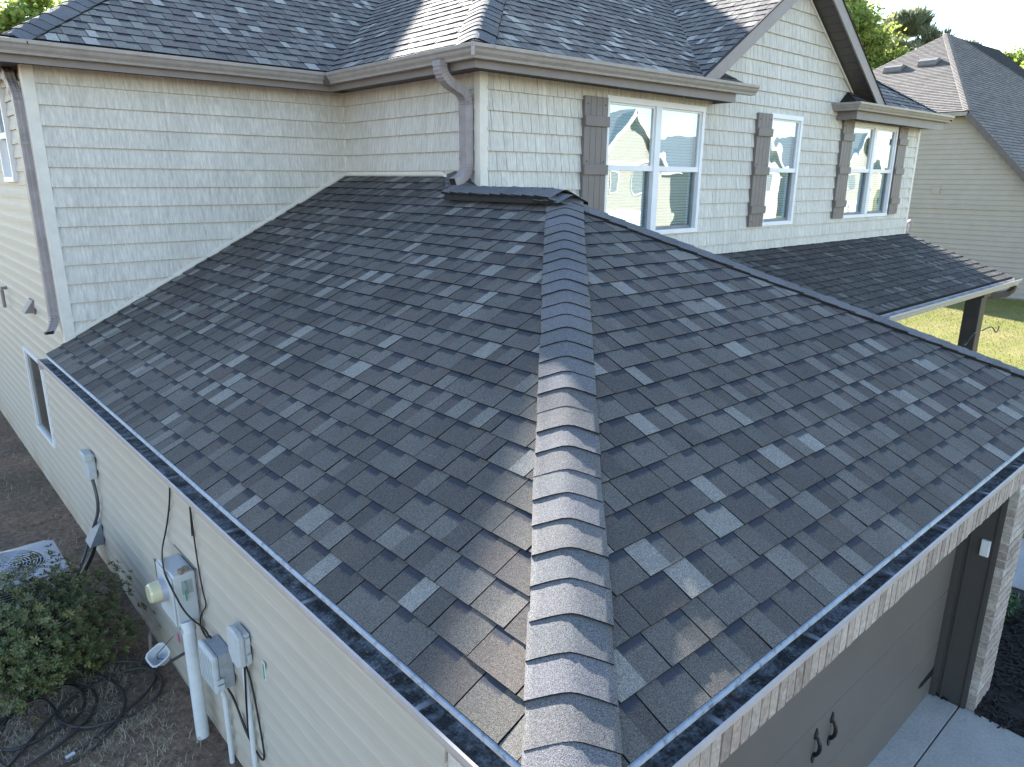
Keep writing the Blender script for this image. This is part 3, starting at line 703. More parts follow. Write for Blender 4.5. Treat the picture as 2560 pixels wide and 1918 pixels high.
def soffit(x0, x1, y0, y1, along):
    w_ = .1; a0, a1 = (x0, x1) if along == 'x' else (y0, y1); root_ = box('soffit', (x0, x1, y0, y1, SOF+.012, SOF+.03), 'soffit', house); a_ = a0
    while a_ < a1-.01:
        b_ = min(a_+.3, a1); mb = MB(); c_ = a_
        while c_ < b_-.01:
            e_ = min(c_+w_, b_)
            if along == 'x': mb.box(c_+.004, e_-.004, y0, y1, SOF, SOF+.0115)
            else: mb.box(x0, x1, c_+.004, e_-.004, SOF, SOF+.0115)
            c_ += w_
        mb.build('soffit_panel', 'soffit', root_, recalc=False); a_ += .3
soffit(-.015, fx, fy1+.0205, Y1-.016, 'x'); soffit(fx+.02, X2-.016, fy3+.02, fy1+.019, 'y'); soffit(X2-.016+.0005, 6.76, fy3+.0205, Y3-.016, 'x'); soffit(10.02, 13.4, fy3+.0205, Y3-.016, 'x'); soffit(-.0145, XL-.022, Y1-.0155, 19, 'y')
# gable rakes: rake boards, soffit planks, wall trim
for s in (-1, 1):
    A = Vector((GA+s*(GH+.02), YG+.012, GZ-.10)); B = Vector((GA, YG+.012, GZ-.10+(GH+.02)*p2)); dd = (B-A).normalized(); nn = Vector((-dd.z, 0, dd.x)); nn = nn if nn.z > 0 else -nn
    MB().prism([A+nn*.068, B+nn*.068, B-nn*.085, A-nn*.085], (0, .022, 0)).build('rake_board', 'rake_board', house)
    MB().prism([A+nn*.069+Vector((0, -.012, 0)), B+nn*.069+Vector((0, -.012, 0)), B+nn*.083+Vector((0, -.012, 0)), A+nn*.083+Vector((0, -.012, 0))], (0, .034, 0)).build('rake_edge', 'vent_black', house)
    MB().bar(A+Vector((0, Y3-.02-A.y, -.12)), B+Vector((0, Y3-.02-B.y, -.12)), .028, .03, up=(0, 1, 0)).build('gable_trim', 'trim_cream', house)
    L = (B-A).length; n = int(L/.15); sf = None
    for i in range(n):
        c_ = A+dd*(L*(i+.5)/n)-nn*.052; c_.y = (YG+.035+Y3-.016)/2
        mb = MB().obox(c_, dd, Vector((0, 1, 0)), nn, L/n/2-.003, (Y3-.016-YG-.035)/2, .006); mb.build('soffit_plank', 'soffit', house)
# downspouts
def spout(name, pts, w_, d_, mat='downspout', wrinkles=True, side=None, ribs=True, open_end=False):
    """rectangular downspout following pts; ribbed faces, crinkled bends"""
    pts = [Vector(q) for q in pts]; path = []
    for i in range(len(pts)-1):
        a_, b_ = pts[i], pts[i+1]; L = (b_-a_).length; n = max(2, int(L/.012)) if L < .35 else max(2, int(L/.2))
        for k in range(n): path.append(a_.lerp(b_, k/n))
    path.append(pts[-1])
    for _ in range(10):
        q = path[:]
        for i in range(1, len(path)-1):
            if (path[i+1]-path[i-1]).length < .06: q[i] = (path[i-1]+path[i]*2+path[i+1])/4
        path = q
    prof = []; 
    for (a_, b_) in ((-1, -1), (1, -1), (1, 1), (-1, 1)): prof.append((a_, b_))
    if ribs: prof = [(-1, -1), (-.6, -1), (-.55, -.9), (-.25, -.9), (-.2, -1), (.2, -1), (.25, -.9), (.55, -.9), (.6, -1), (1, -1), (1, 1), (-1, 1)]
    S = Vector(side); mb = MB(); n = len(prof); vs = []
    for i, q in enumerate(path):
        d = (path[min(i+1, len(path)-1)]-path[max(0, i-1)]).normalized(); f = S.cross(d).normalized(); bend = 0
        if 2 < i < len(path)-3: bend = (path[i+2]-path[i]).normalized().angle((path[i]-path[i-2]).normalized(), 0)
        k = 1+(.05 if i % 2 else -.05)*(1 if bend > .05 and wrinkles else 0)
        vs += [q+S*(a_*w_/2*k)+f*(b_*d_/2*k) for a_, b_ in prof]
    fs = [(i*n+k, i*n+(k+1) % n, (i+1)*n+(k+1) % n, (i+1)*n+k) for i in range(len(path)-1) for k in range(n)]
    if not open_end: fs += [tuple(range((len(path)-1)*n, len(path)*n))]
    mb.add(vs, fs); return mb.build(name, mat, house)
spout('downspout', [(2.80, 4.30, 2.535), (2.80, 4.30, 2.47), (2.83, 4.30, 2.41), (2.92, 4.305, 2.355), (3.05, 4.33, 2.315), (3.115, 4.355, 2.26), (3.12, 4.36, 2.2), (3.12, 4.36, 1.78), (3.12, 4.36, 1.66), (3.09, 4.36, 1.605), (3.03, 4.36, 1.57), (2.96, 4.36, 1.545)], .1, .078, side=(.0, 1, 0), open_end=True)
for zz in (2.13, 1.76): MB().box(3.078, 3.162, 4.307, 4.413, zz-.012, zz+.012).build('spout_band', 'downspout', house)
MB().obox((2.972, 4.36, 1.549), Vector((-.94, 0, -.33)).normalized(), Vector((0, 1, 0)), Vector((-.33, 0, .94)).normalized(), .008, .043, .032).build('spout_mouth', 'vent_black', house)
spout('downspout', [(.12, 6.95, 2.42), (.12, 6.95, 2.39), (.12, 6.88, 2.33), (.12, 6.80, 2.28), (.125, 6.76, 2.2), (.125, 6.76, .42), (.125, 6.76, .30), (.11, 6.75, .25), (.07, 6.735, .19)], .075, .095, side=(1, 0, 0))
spout('downspout', [(.04, 7.5, 2.5), (.06, 7.4, 2.46), (.12, 7.1, 2.45), (.12, 6.97, 2.43), (.12, 6.93, 2.4)], .075, .095, side=(1, 0, 0))
MB().box(.084, .166, 6.705, 6.815, .74, .765).box(.084, .166, 6.705, 6.815, 1.84, 1.865).build('spout_band', 'downspout', house)
MB().obox((.062, 6.73, .183), Vector((1, 0, 0)), Vector((0, 1, 0)), Vector((-.5, 0, -.8)).normalized(), .032, .04, .012).build('spout_mouth', 'vent_black', house)
# garage gutters (cream), hangers, drip edge and debris
def g_gutter(L0, L1, back, lip, zl, axis_):
    """axis 'y': left gutter, outward -x ; 'x': front gutter, outward -y"""
    s_ = (back-lip)/.124; od = dirX if axis_ == 'y' else dirY
    P0 = Vector((back, L0, zl)) if axis_ == 'y' else Vector((L0, back, zl)); P1 = Vector((back, L1, zl)) if axis_ == 'y' else Vector((L1, back, zl))
    return gutter('gutter', [(P0, od), (P1, od)], 'gutter_cream', s=s_)
ZL = -.058
gl_ = g_gutter(-.06, Y1+.1, .05, -.066, ZL, 'y'); gf_ = g_gutter(-.064, W+.1, .05, -.060, ZL, 'x')
MB().box(-.064, .049, Y1+.096, Y1+.1, ZL-.1, ZL).build('gutter_end', 'gutter_cream', gl_)
def debris(name, u0, u1, o0, o1, z, axis_, par, seed):
    r_ = random.Random(seed); n = int((u1-u0)/.02); mb = MB(); cols = 6
    for i in range(n+1):
        u_ = u0+(u1-u0)*i/n
        for j in range(cols+1):
            o = o0+(o1-o0)*j/cols; h = z+.012*abs(mn.noise(Vector((u_*6, o*20, seed))))+r_.uniform(0, .004)+(.014 if j == cols else .005 if j == cols-1 else 0)
            mb.v.append((o, u_, h) if axis_ == 'y' else (u_, o, h))
    for i in range(n):
        for j in range(cols): mb.f.append((i*(cols+1)+j, i*(cols+1)+j+1, (i+1)*(cols+1)+j+1, (i+1)*(cols+1)+j)); mb.c.append(None)
    mb.build(name, 'debris', par, recalc=False, smooth=True, kind='stuff')
debris('gutter_debris', .16, Y1+.09, -.048, .047, ZL-.035, 'y', gl_, 1); debris('gutter_debris', .06, W+.05, -.043, .047, ZL-.04, 'x', gf_, 2)
for nm, ax_, L0, L1, par in (('leaf_litter', 'y', .3, 6.5, gl_), ('leaf_litter', 'x', .3, 5.4, gf_)):
    mb = MB(); r = random.Random(len(ax_)+int(L1*10))
    for i in range(260):
        u_ = L0+(L1-L0)*r.random(); o = r.uniform(-.042, .04)+0; k = mn.noise(Vector((u_*2.3, 0, L1)))
        if k < 0 and r.random() < .7: continue
        c_ = Vector((o, u_, ZL-.024+r.uniform(0, .006))) if ax_ == 'y' else Vector((u_, o, ZL-.028+r.uniform(0, .006)))
        a_ = r.uniform(0, 6.28); d_ = Vector((math.cos(a_), math.sin(a_), r.uniform(-.2, .2))); q_ = d_.cross(ez)*r.uniform(.15, .45); L_ = r.uniform(.005, .014); mb.add([c_-d_*L_, c_+q_*L_, c_+d_*L_, c_-q_*L_+ez*.002], [(0, 1, 2, 3)])
    mb.build(nm, 'litter', par, recalc=False, kind='stuff')
MB().cyl((-.004, .10, ZL-.05), (-.004, .10, ZL-.0995), .040, 20).build('gutter_outlet', 'vent_black', gl_)  # black disc stands in for the dark inside of the outlet hole
for yy in (.64, 1.44, 2.24, 3.1, 3.95, 4.69, 5.51, 6.03, 6.6):
    MB().box(-.060, .06, yy-.011, yy+.011, -.066, -.062).box(-.060, .0, yy-.004, yy+.004, -.072, -.066).build('gutter_hanger', 'hanger', gl_)
for xx in (.63, 1.28, 1.97, 2.63, 3.25, 3.83, 4.5, 5.2):
    MB().box(xx-.011, xx+.011, -.056, .06, -.066, -.062).box(xx-.004, xx+.004, -.056, .02, -.072, -.066).build('gutter_hanger', 'hanger', gf_)
MB().sweep([(.0, 0), (.008, -.003), (.011, -.016), (.008, -.017), (.005, -.006), (-.03, .010), (-.03, .013)], [((.0, .0, -.004), dirX), ((.0, Y1-.02, -.004), dirX)]).build('drip_edge', 'drip_edge', garage_left)
MB().sweep([(.0, 0), (.008, -.003), (.011, -.016), (.008, -.017), (.005, -.006), (-.03, .010), (-.03, .013)], [((.0, .0, -.004), dirY), ((W, 0, -.004), dirY)]).build('drip_edge', 'drip_edge', garage_front)
MB().box(.052, .07, .076, Y1, -.2, -.012).build('fascia', 'trim_cream', house); MB().box(.052, W-.02, .055, .075, -.2, -.012).build('fascia', 'trim_cream', house)
MB().box(.071, XL+.02, .08, Y1, -.2, -.19).box(.06, W-.05, .075, YF+.004, -.2, -.19).build('soffit', 'trim_cream', house)
# porch: gutter, beam, post, downspout
pg = gutter('gutter', [((8.0, PY0-.002, PZ0-.03), dirY), ((XPR+.12, PY0-.002, PZ0-.03), dirY)], 'gutter_cream')
MB().box(8.0, XPR+.1, PY0-.1, PY0-.01, PZ0-.10, PZ0-.085).build('gutter_liner', 'drip_edge', pg)
for i in range(12): xx = 8.4+i*.42; MB().box(xx-.01, xx+.01, PY0-.115, PY0, PZ0-.04, PZ0-.034).build('gutter_hanger', 'drip_edge', pg)
box('porch_beam', (5.4, XPR-.06, PY0+.16, PY0+.36, PZ0-.16, PZ0-.06), 'trim_cream', house)
MB().box(12.52, 12.78, 2.62, 2.86, GD-.1, PZ0-.16).box(12.48, 12.82, 2.58, 2.90, PZ0-.28, PZ0-.16).build('porch_post', 'post_brown', house, bevel=.01)
spout('downspout', [(13.35, PY0-.06, PZ0-.14), (13.35, PY0-.06, PZ0-.2), (13.30, PY0-.0, PZ0-.27), (13.05, PY0+.22, PZ0-.32), (12.93, PY0+.28, PZ0-.40), (12.92, PY0+.29, PZ0-.6), (12.92, PY0+.29, GD)], .08, .1, mat='post_brown', side=(0, 1, 0))
box('porch_floor', (5.4, 13.3, 2.6, 4.2, GD-.2, GD+.12), 'concrete', house)
MB().tube([(XR+.10, Y3-.05, .70), (XR+.10, Y3-.05, .86), (XR+.07, Y3-.02, .9)], .035, 8).build('vent_pipe', 'downspout', house)
# small wall fittings of the left wall
MB().prism([(XL, 8.10, .30), (XL, 8.33, .30), (XL, 8.33, .15), (XL, 8.10, .15)], (-.01, 0, 0)).prism([(XL-.01, 8.12, .29), (XL-.10, 8.12, .165), (XL-.01, 8.12, .16)], (0, .19, 0)).build('wall_vent', 'fascia', house)
MB().tube([(XL, 9.85, .24), (XL-.06, 9.85, .24), (XL-.06, 9.85, .21), (XL-.06, 9.85, .0)], .02, 8).build('drain_pipe', 'fascia', house)
# ------------------------------------------------------------------ driveway, mulch, path
def gplane(name, poly, z, th, mat, **kw): return MB().prism([(x, y, z) for x, y in poly], (0, 0, -th)).build(name, mat, **kw)
gplane('driveway', [(.42, .235), (4.9, .235), (4.9, .6), (.42, .6)], GD, .2, 'concrete', kind='structure')
gplane('driveway', [(.1, .222), (4.93, .222), (4.93, .13), (4.90, -.2), (4.88, -.45), (4.85, -4), (4.85, -16), (.1, -16)], GD-.004, .2, 'concrete', kind='structure')
gplane('path', [(7.35, .55), (7.55, -4.5), (8.9, -4.5), (8.7, .55), (8.7, 2.6), (7.2, 2.6)], GD-.0, .2, 'concrete', kind='structure')
mb = MB(); n = 40
for j in range(n+1):
    for i in range(n+1):
        x = 4.82+2.7*i/n; y = -3.2+5.8*j/n; mb.v.append((x, y, (GD-.012+.022*mn.noise(Vector((x*6, y*6, 1)))+.008*mn.noise(Vector((x*25, y*25, 2)))) if i > 3 else GD-.045+.005*i))
for j in range(n):
    for i in range(n): mb.f.append((j*(n+1)+i, j*(n+1)+i+1, (j+1)*(n+1)+i+1, (j+1)*(n+1)+i)); mb.c.append(None)
bed = mb.build('mulch_bed', 'mulch', recalc=False, kind='structure')
mb = MB(); r = random.Random(5)
for i in range(4200):
    x = r.uniform(4.9, 7.2); y = r.uniform(-1.6, 1.6); a_ = r.uniform(0, PI); L = r.uniform(.015, .05); d_ = Vector((math.cos(a_), math.sin(a_), r.uniform(-.3, .3))).normalized()
    mb.obox((x, y, GD+.004+r.uniform(-.006, .016)), d_, d_.cross(ez).normalized(), d_.cross(ez).normalized().cross(d_), L, .006, .004)
mb.build('bark_mulch', 'mulch', recalc=False, kind='stuff', label='dark bark mulch in the bed beside the garage', category='mulch')

# ------------------------------------------------------------------ left yard: weeds, straw, stones
def blade(mb, x, y, z, h, w_, a_, lean, col=None):
    d_ = Vector((math.cos(a_), math.sin(a_), 0)); s_ = Vector((-d_.y, d_.x, 0)); b = Vector((x, y, z)); m_ = b+d_*lean*h*.4+ez*h*.6; t_ = b+d_*lean*h+ez*h*(1-.35*lean)
    mb.add([b-s_*w_, b+s_*w_, m_+s_*w_*.7, m_-s_*w_*.7, t_], [(0, 1, 2, 3), (3, 2, 4)])
mb = MB(); r = random.Random(9)
for i in range(5200):
    x = r.uniform(-2.6, .1); y = r.uniform(2.9, 13 if r.random() < .45 else 6.5); k = mn.noise(Vector((x*1.7, y*1.7, 4)))
    if k < -.05 and r.random() < .8: continue
    blade(mb, x, y, gz(x, y)-.005, r.uniform(.03, .08), r.uniform(.0012, .0026), r.uniform(0, 6.28), r.uniform(.6, 1.6))
for i in range(90):
    x = r.uniform(-1.3, -.05); y = r.uniform(3.1, 4.9)
    for k in range(26): blade(mb, x+r.gauss(0, .05), y+r.gauss(0, .05), gz(x, y)-.004, r.uniform(.03, .08), r.uniform(.0010, .0020), r.uniform(0, 6.28), r.uniform(1.2, 2.6))
mb.build('dry_grass', 'straw', recalc=False, kind='stuff', label='dry straw coloured grass scattered over the bare soil', category='grass')
mb = MB(); r = random.Random(19)
for i in range(900):
    x = r.uniform(-1.6, .12); y = r.uniform(2.95, 6.2); s_ = abs(r.gauss(0, .005))+.002; c_ = Vector((x, y, gz(x, y)+s_*.2)); vs = []
    for (a_, b_, c2) in ((1, 0, 0), (-1, 0, 0), (0, 1, 0), (0, -1, 0), (0, 0, 1), (0, 0, -1)): vs.append(c_+Vector((a_, b_, c2*.7))*s_*r.uniform(.6, 1.4))
    mb.add(vs, [(0, 2, 4), (2, 1, 4), (1, 3, 4), (3, 0, 4), (2, 0, 5), (1, 2, 5), (3, 1, 5), (0, 3, 5)])
mb.build('gravel', 'pebble', recalc=False, kind='stuff', label='small pale stones lying in the dark soil', category='gravel')
# bare front/back lawn blades on the lit lawn beyond the porch
mb = MB(); r = random.Random(29)
for i in range(26000):
    x = 13+16*math.sqrt(r.random()); y = r.uniform(0, 9.5); blade(mb, x, y, gz(x, y), r.uniform(.03, .07), .004, r.uniform(0, 6.28), r.uniform(.3, 1))
mb.build('lawn_grass', 'lawn_blade', recalc=False, kind='stuff', label='sunlit mown lawn between the porch and the next house', category='grass')

# ------------------------------------------------------------------ shrub
def leaf_quad(mb, b, d, n, L, w_, al, round_=False):
    d = d.normalized(); s_ = d.cross(n); s_ = s_.normalized() if s_.length > 1e-4 else d.orthogonal(); nn = s_.cross(d)
    if round_: mb.add([b, b+d*L*.4+s_*w_*.75+nn*L*.06, b+d*L*.75+s_*w_+nn*L*.04, b+d*L-nn*L*.03, b+d*L*.75-s_*w_+nn*L*.04, b+d*L*.4-s_*w_*.75+nn*L*.06], [(0, 1, 2, 3, 4, 5)], [(1, 1, 1, al)])
    else: mb.add([b, b+d*L*.55+s_*w_+nn*L*.05, b+d*L-nn*L*.06, b+d*L*.55-s_*w_+nn*L*.05], [(0, 1, 2, 3)], [(1, 1, 1, al)])
def shrub(name, label, c, rad, nr, seed, mat='leaf_bush', L=(.028, .046), cat='shrub', whorl=7, wr=.17):
    r = random.Random(seed); root_ = thing(name, label, cat); mb = MB(); st = MB(); c = Vector(c)
    for i in range(nr):
        while True:
            q = Vector((r.uniform(-1, 1), r.uniform(-1, 1), r.uniform(-.9, 1)))
            if q.length < 1: break
        k = q.length
        if k < .55: q = q/k*(.55+.45*r.random())
        lump = 1+.42*mn.noise(q*2.1+Vector((seed, 0, 0)))+.2*mn.noise(q*5)+(r.uniform(.05, .3) if r.random() < .04 else 0)
        b = c+Vector((q.x*rad[0], q.y*rad[1], q.z*rad[2]))*lump; ax = (Vector((q.x, q.y, q.z+.55))).normalized(); ax = (ax+Vector((r.gauss(0, .35), r.gauss(0, .35), r.gauss(0, .25)))).normalized(); o1 = ax.orthogonal().normalized(); o2 = ax.cross(o1); a0 = r.uniform(0, 6.28); al = min(1, max(0, r.gauss(.35, .3)))
        for j in range(whorl):
            a_ = a0+2*PI*j/whorl+r.gauss(0, .15); d_ = (o1*math.cos(a_)+o2*math.sin(a_))+ax*r.uniform(.15, .75); leaf_quad(mb, b, d_, ax, r.uniform(*L), r.uniform(*L)*wr, min(1, max(0, al+r.gauss(0, .15))), True)
        if i % 9 == 0: st.tube([c-ez*rad[2]*.95+Vector((r.gauss(0, .05), r.gauss(0, .05), 0)), c+(b-c)*.5-ez*.05, b], [.008, .005, .002], 4, False)
    mb.build('foliage', mat, root_, recalc=False); st.build('stems', 'bark', root_, recalc=False); return root_
shrub('shrub', 'dense dark green shrub with whorled leaves in front of the air conditioner', (-.62, 4.93, -1.74), (.64, .52, .47), 2400, 4)
shrub('flower_plant', 'small green potted leafy plant at the edge of the mulch bed', (6.35, -.25, GD+.28), (.26, .26, .26), 70, 6, 'leaf_plant', (.07, .13), 'plant')
shrub('flower_plant', 'low green sprout in the mulch near the path', (6.6, .42, GD+.14), (.18, .18, .13), 30, 8, 'leaf_plant', (.05, .1), 'plant')
shrub('flower_plant', 'low leafy plant growing against the brick pier end', (6.0, .9, GD+.14), (.2, .2, .14), 36, 12, 'leaf_plant', (.05, .1), 'plant')
# ------------------------------------------------------------------ garden hose
hz = GY-.03
def smooth_path(pts, it=3, closed=False):
    pts = [Vector(q) for q in pts]
    for _ in range(it):
        q = [pts[0]]
        for i in range(len(pts)-1): q += [pts[i]*.75+pts[i+1]*.25, pts[i]*.25+pts[i+1]*.75]
        q.append(pts[-1]); pts = q
    return pts
hp_ = [(-.63, 3.97), (-.45, 4.03), (-.28, 4.12), (-.1, 4.22), (.02, 4.38), (.05, 4.52), (-.02, 4.66), (-.2, 4.80), (-.35, 4.80), (-.25, 4.61), (-.21, 4.32), (-.29, 4.1), (-.49, 3.92), (-.74, 3.86), (-.95, 3.98), (-1.06, 4.25), (-.98, 4.55), (-.78, 4.80), (-.58, 4.80), (-.45, 4.62), (-.46, 4.42), (-.57, 4.3), (-.77, 4.24), (-.95, 4.22), (-1.05, 4.4), (-.95, 4.66), (-.72, 4.78), (-.5, 4.72), (-.36, 4.55), (-.42, 4.30), (-.62, 4.12), (-.85, 4.02), (-1.1, 4.0), (-1.2, 4.3), (-1.02, 4.62), (-.7, 4.72), (-.64, 4.54), (-.65, 4.35), (-.54, 4.15), (-.4, 4.09), (-.21, 4.07), (-.02, 4.16), (.06, 4.34), (.0, 4.55), (-.2, 4.66), (-.45, 4.6), (-.7, 4.42), (-.9, 4.18), (-1.15, 3.95), (-1.5, 3.85)]
hh = smooth_path([(x, y, gz(x, y)+.016+.010*(i % 4)) for i, (x, y) in enumerate(hp_)])
hose = thing('garden_hose', 'black garden hose lying in loose loops on the soil below the shrub', 'hose')
MB().tube(hh, .0115, 8).build('hose_body', 'hose', hose, smooth=True)
MB().cyl(hh[0]+Vector((-.055, -.012, -.002)), hh[0], .014, 12).build('coupling', 'pvc', hose)
# ------------------------------------------------------------------ air conditioner
ac = thing('air_conditioner', 'metal outdoor air conditioning unit half hidden behind the shrub', 'air conditioner')
ax0, ax1, ay0, ay1, at_ = -1.10, -.30, 5.30, 5.98, -1.50
box('base_pad', (ax0-.1, ax1+.1, ay0-.1, ay1+.1, GY-.1, GY+.06), 'concrete', ac, bevel=.01)
box('cabinet', (ax0, ax1, ay0, ay1, GY+.06, at_-.02), 'ac_dark', ac, bevel=.03)
mb = MB(); z = GY+.1
while z < at_-.06: mb.box(ax0-.006, ax1+.006, ay0-.006, ay1+.006, z, z+.008); z += .022
mb.build('louvres', 'ac_metal', ac, recalc=False)
tp = MB(); cx, cy = (ax0+ax1)/2, (ay0+ay1)/2; N = 40; ri = .29; vs = []; 
for i in range(N):
    a_ = 2*PI*i/N; ca, sa = math.cos(a_), math.sin(a_); k = 1/max(abs(ca)/((ax1-ax0)/2+.012), abs(sa)/((ay1-ay0)/2+.012)); vs += [(cx+ca*k, cy+sa*k, at_-.03), (cx+ca*k*.985, cy+sa*k*.985, at_), (cx+ca*ri, cy+sa*ri, at_+.012), (cx+ca*ri, cy+sa*ri, at_-.02)]
fs = [(i*4+k, ((i+1) % N)*4+k, ((i+1) % N)*4+k+1, i*4+k+1) for i in range(N) for k in range(3)]
tp.add(vs, fs); tp.build('top_panel', 'ac_metal', ac)
mb = MB()
for k in range(11):
    rr_ = .045+.024*k; mb.tube([(cx+rr_*math.cos(2*PI*i/36), cy+rr_*math.sin(2*PI*i/36), at_+.016) for i in range(37)], .0035, 5, False)
for k in range(6): a_ = PI*k/6; mb.bar((cx-ri*math.cos(a_), cy-ri*math.sin(a_), at_+.011), (cx+ri*math.cos(a_), cy+ri*math.sin(a_), at_+.011), .007, .006)
mb.build('fan_guard', 'ac_metal', ac, recalc=False)
box('cap_plate', (cx-.42, cx-.16, cy-.12, cy+.02, at_+.02, at_+.034), 'ac_metal', ac, bevel=.004)
MB().cyl((cx, cy, at_-.2), (cx, cy, at_-.03), .08, 16).build('fan_motor', 'ac_dark', ac)
# ------------------------------------------------------------------ utilities on the left wall
em = thing('electric_meter', 'pale grey electric meter box with round glass meter and white conduit', 'electric meter')
MB().box(.03, XL-.004, 3.60, 3.92, -1.33, -.95).build('cabinet', 'meter_grey', em, bevel=.012)
box('cover_plate', (.018, .0295, 3.605, 3.915, -1.32, -.96), 'meter_grey', em, bevel=.004)
box('label_plate', (.08, .15, 3.5985, 3.602, -1.1, -1.0), 'meter_top', em)
mb = MB().cyl((.018, 3.76, -1.10), (-.02, 3.76, -1.10), .083, 24); mb.build('meter_ring', 'ac_metal', em)
MB().tube([(-.02, 3.76, -1.10), (-.075, 3.76, -1.10), (-.088, 3.76, -1.10)], [.072, .068, .06], 24).build('meter_glass', 'meter_glass', em)
MB().tube([(.085, 3.60, -1.3), (.085, 3.58, -1.36), (.085, 3.575, -2.25)], .043, 18).build('conduit', 'pvc', em)
MB().cyl((.085, 3.60, -1.34), (.085, 3.59, -1.37), .05, 18).build('conduit_hub', 'meter_top', em)
box('green_tag', (.095, .097, 3.57, 3.597, -1.14, -1.075), 'green_tag', em); MB().tube([(.10, 3.595, -1.0), (.11, 3.58, -1.04), (.097, 3.58, -1.08)], .003, 5).build('tag_wire', 'green_tag', em)
MB().cyl((.09, 3.62, -.955), (.09, 3.62, -.92), .018, 10).cyl((.13, 3.65, -.955), (.13, 3.65, -.93), .022, 10).build('terminal', 'rust', em)
MB().box(XL-.012, XL-.004, 3.56, 3.565, -1.42, -.92).box(XL-.012, XL-.004, 3.56, 4.0, -.925, -.92).build('mounting_frame', 'fascia', em)
cb = thing('cable_box', 'grey ribbed plastic cable box with thin white conduit', 'utility box', 'plastic boxes on the siding')
box('cabinet', (.085, XL-.004, 3.04, 3.28, -1.52, -1.27), 'box_grey', cb, bevel=.008); box('lid', (.045, .0845, 3.03, 3.29, -1.53, -1.26), 'box_light', cb, bevel=.016)
for i in range(7): box('rib', (.040, .0449, 3.055+i*.033, 3.067+i*.033, -1.50, -1.29), 'box_light', cb, bevel=.002)
box('latch', (.06, .10, 3.015, 3.0295, -1.50, -1.46), 'box_light', cb); box('latch', (.06, .10, 3.015, 3.0295, -1.45, -1.42), 'box_light', cb)
MB().tube([(.115, 3.2, -1.5), (.13, 3.21, -1.62), (.15, 3.21, -1.70), (.15, 3.21, -2.25)], .017, 10).build('conduit', 'pvc', cb)
nb = thing('network_box', 'small light grey rounded network box nearest the garage corner', 'utility box', 'plastic boxes on the siding')
MB().prism([(.10, 2.70, -1.17), (.10, 2.70, -.98), (.10, 2.74, -.955), (.10, 2.84, -.955), (.10, 2.88, -.98), (.10, 2.88, -1.14), (.10, 2.83, -1.20), (.10, 2.75, -1.20)], (.04, 0, 0)).build('lid', 'box_light', nb, bevel=.01)
box('cabinet', (.1405, XL-.004, 2.71, 2.87, -1.18, -.97), 'box_light', nb, bevel=.006)
box('latch', (.145, .17, 2.695, 2.709, -1.03, -.99), 'box_light', nb); box('latch', (.145, .17, 2.695, 2.709, -1.15, -1.10), 'box_light', nb)
MB().tube([(.155, 2.79, -1.18), (.155, 2.79, -2.3)], .016, 10).build('conduit', 'pvc', nb)
ob = thing('outlet_box', 'pale blue grey disconnect box with dark flexible conduit near the shrub', 'utility box')
box('cabinet', (.10, XL-.004, 6.22, 6.40, -1.14, -.90), 'box_light', ob, bevel=.012); box('hood', (.085, .16, 6.21, 6.41, -.96, -.885), 'box_light', ob, bevel=.01)
MB().tube(smooth_path([(.14, 6.32, -1.13), (.15, 6.30, -1.25), (.15, 6.26, -1.38), (.15, 6.36, -1.55), (.14, 6.55, -1.72), (.1, 6.72, -1.95), (0, 6.6, -2.1), (-.15, 6.3, -2.13)], 2), .015, 8).build('conduit', 'dark_conduit', ob)
lc = thing('line_cover', 'grey sheet metal hood over the refrigerant lines low on the wall', 'line cover')
MB().prism([(XL-.004, 6.42, -1.90), (XL-.004, 6.42, -1.66), (.05, 6.42, -1.90)], (0, .20, 0)).build('hood', 'meter_top', lc); MB().tube(smooth_path([(.12, 6.52, -1.87), (.08, 6.5, -2.0), (-.1, 6.25, -2.1), (-.25, 6.0, -2.1)], 2), .022, 8).build('line', 'cable', lc)
wo = thing('wall_cutout', 'small slot cut in the siding with a pale green edge', 'wall slot')
MB().box(XL-.006, XL+.001, 2.525, 2.56, -1.19, -1.07).build('frame', 'pvc', wo, bevel=.003); box('opening', (XL-.0085, XL-.005, 2.532, 2.545, -1.18, -1.08), 'green_tag', wo)
lf = thing('flood_light', 'open grey square light housing on the wall below the meter', 'light fixture')
M0 = Vector((.02, 4.06, -1.83)); axd = Vector((-.45, -.35, .82)).normalized(); o1 = axd.cross(Vector((0, 1, 0))).normalized(); o2 = axd.cross(o1); vs = []; K = 20
def sq(a_, s_): ca, sa = math.cos(a_), math.sin(a_); k = s_/(abs(ca)**4+abs(sa)**4)**.25; return o1*ca*k+o2*sa*k
for (h, s_) in ((0, .035), (.10, .07), (.105, .078), (.105, .066), (.012, .03)): vs += [M0+axd*h+sq(2*PI*i/K, s_) for i in range(K)]
fs = [(j*K+i, j*K+(i+1) % K, (j+1)*K+(i+1) % K, (j+1)*K+i) for j in range(4) for i in range(K)]+[tuple(range(4*K, 5*K))]
MB().add(vs, fs).build('shade', 'box_light', lf, smooth=False); MB().tube([M0, M0+Vector((.06, .03, -.05)), (XL, 4.12, -1.88)], .012, 8).build('arm', 'dark_conduit', lf)
MB().tube([M0+axd*.02, M0+axd*.07+o1*.02, M0+axd*.13+o2*.01, (.10, 4.05, -1.66)], .003, 5).build('wire', 'cable', lf); box('pink_tag', (.13, .132, 4.02, 4.06, -1.72, -1.65), 'pink_tag', lf)
sg = thing('spigot', 'dark hose pipe stub low on the wall near the hose', 'pipe'); MB().tube([(XL, 4.75, -1.98), (.11, 4.75, -1.98), (.09, 4.72, -2.0), (.08, 4.72, -2.14)], .014, 8).build('pipe', 'fascia', sg)
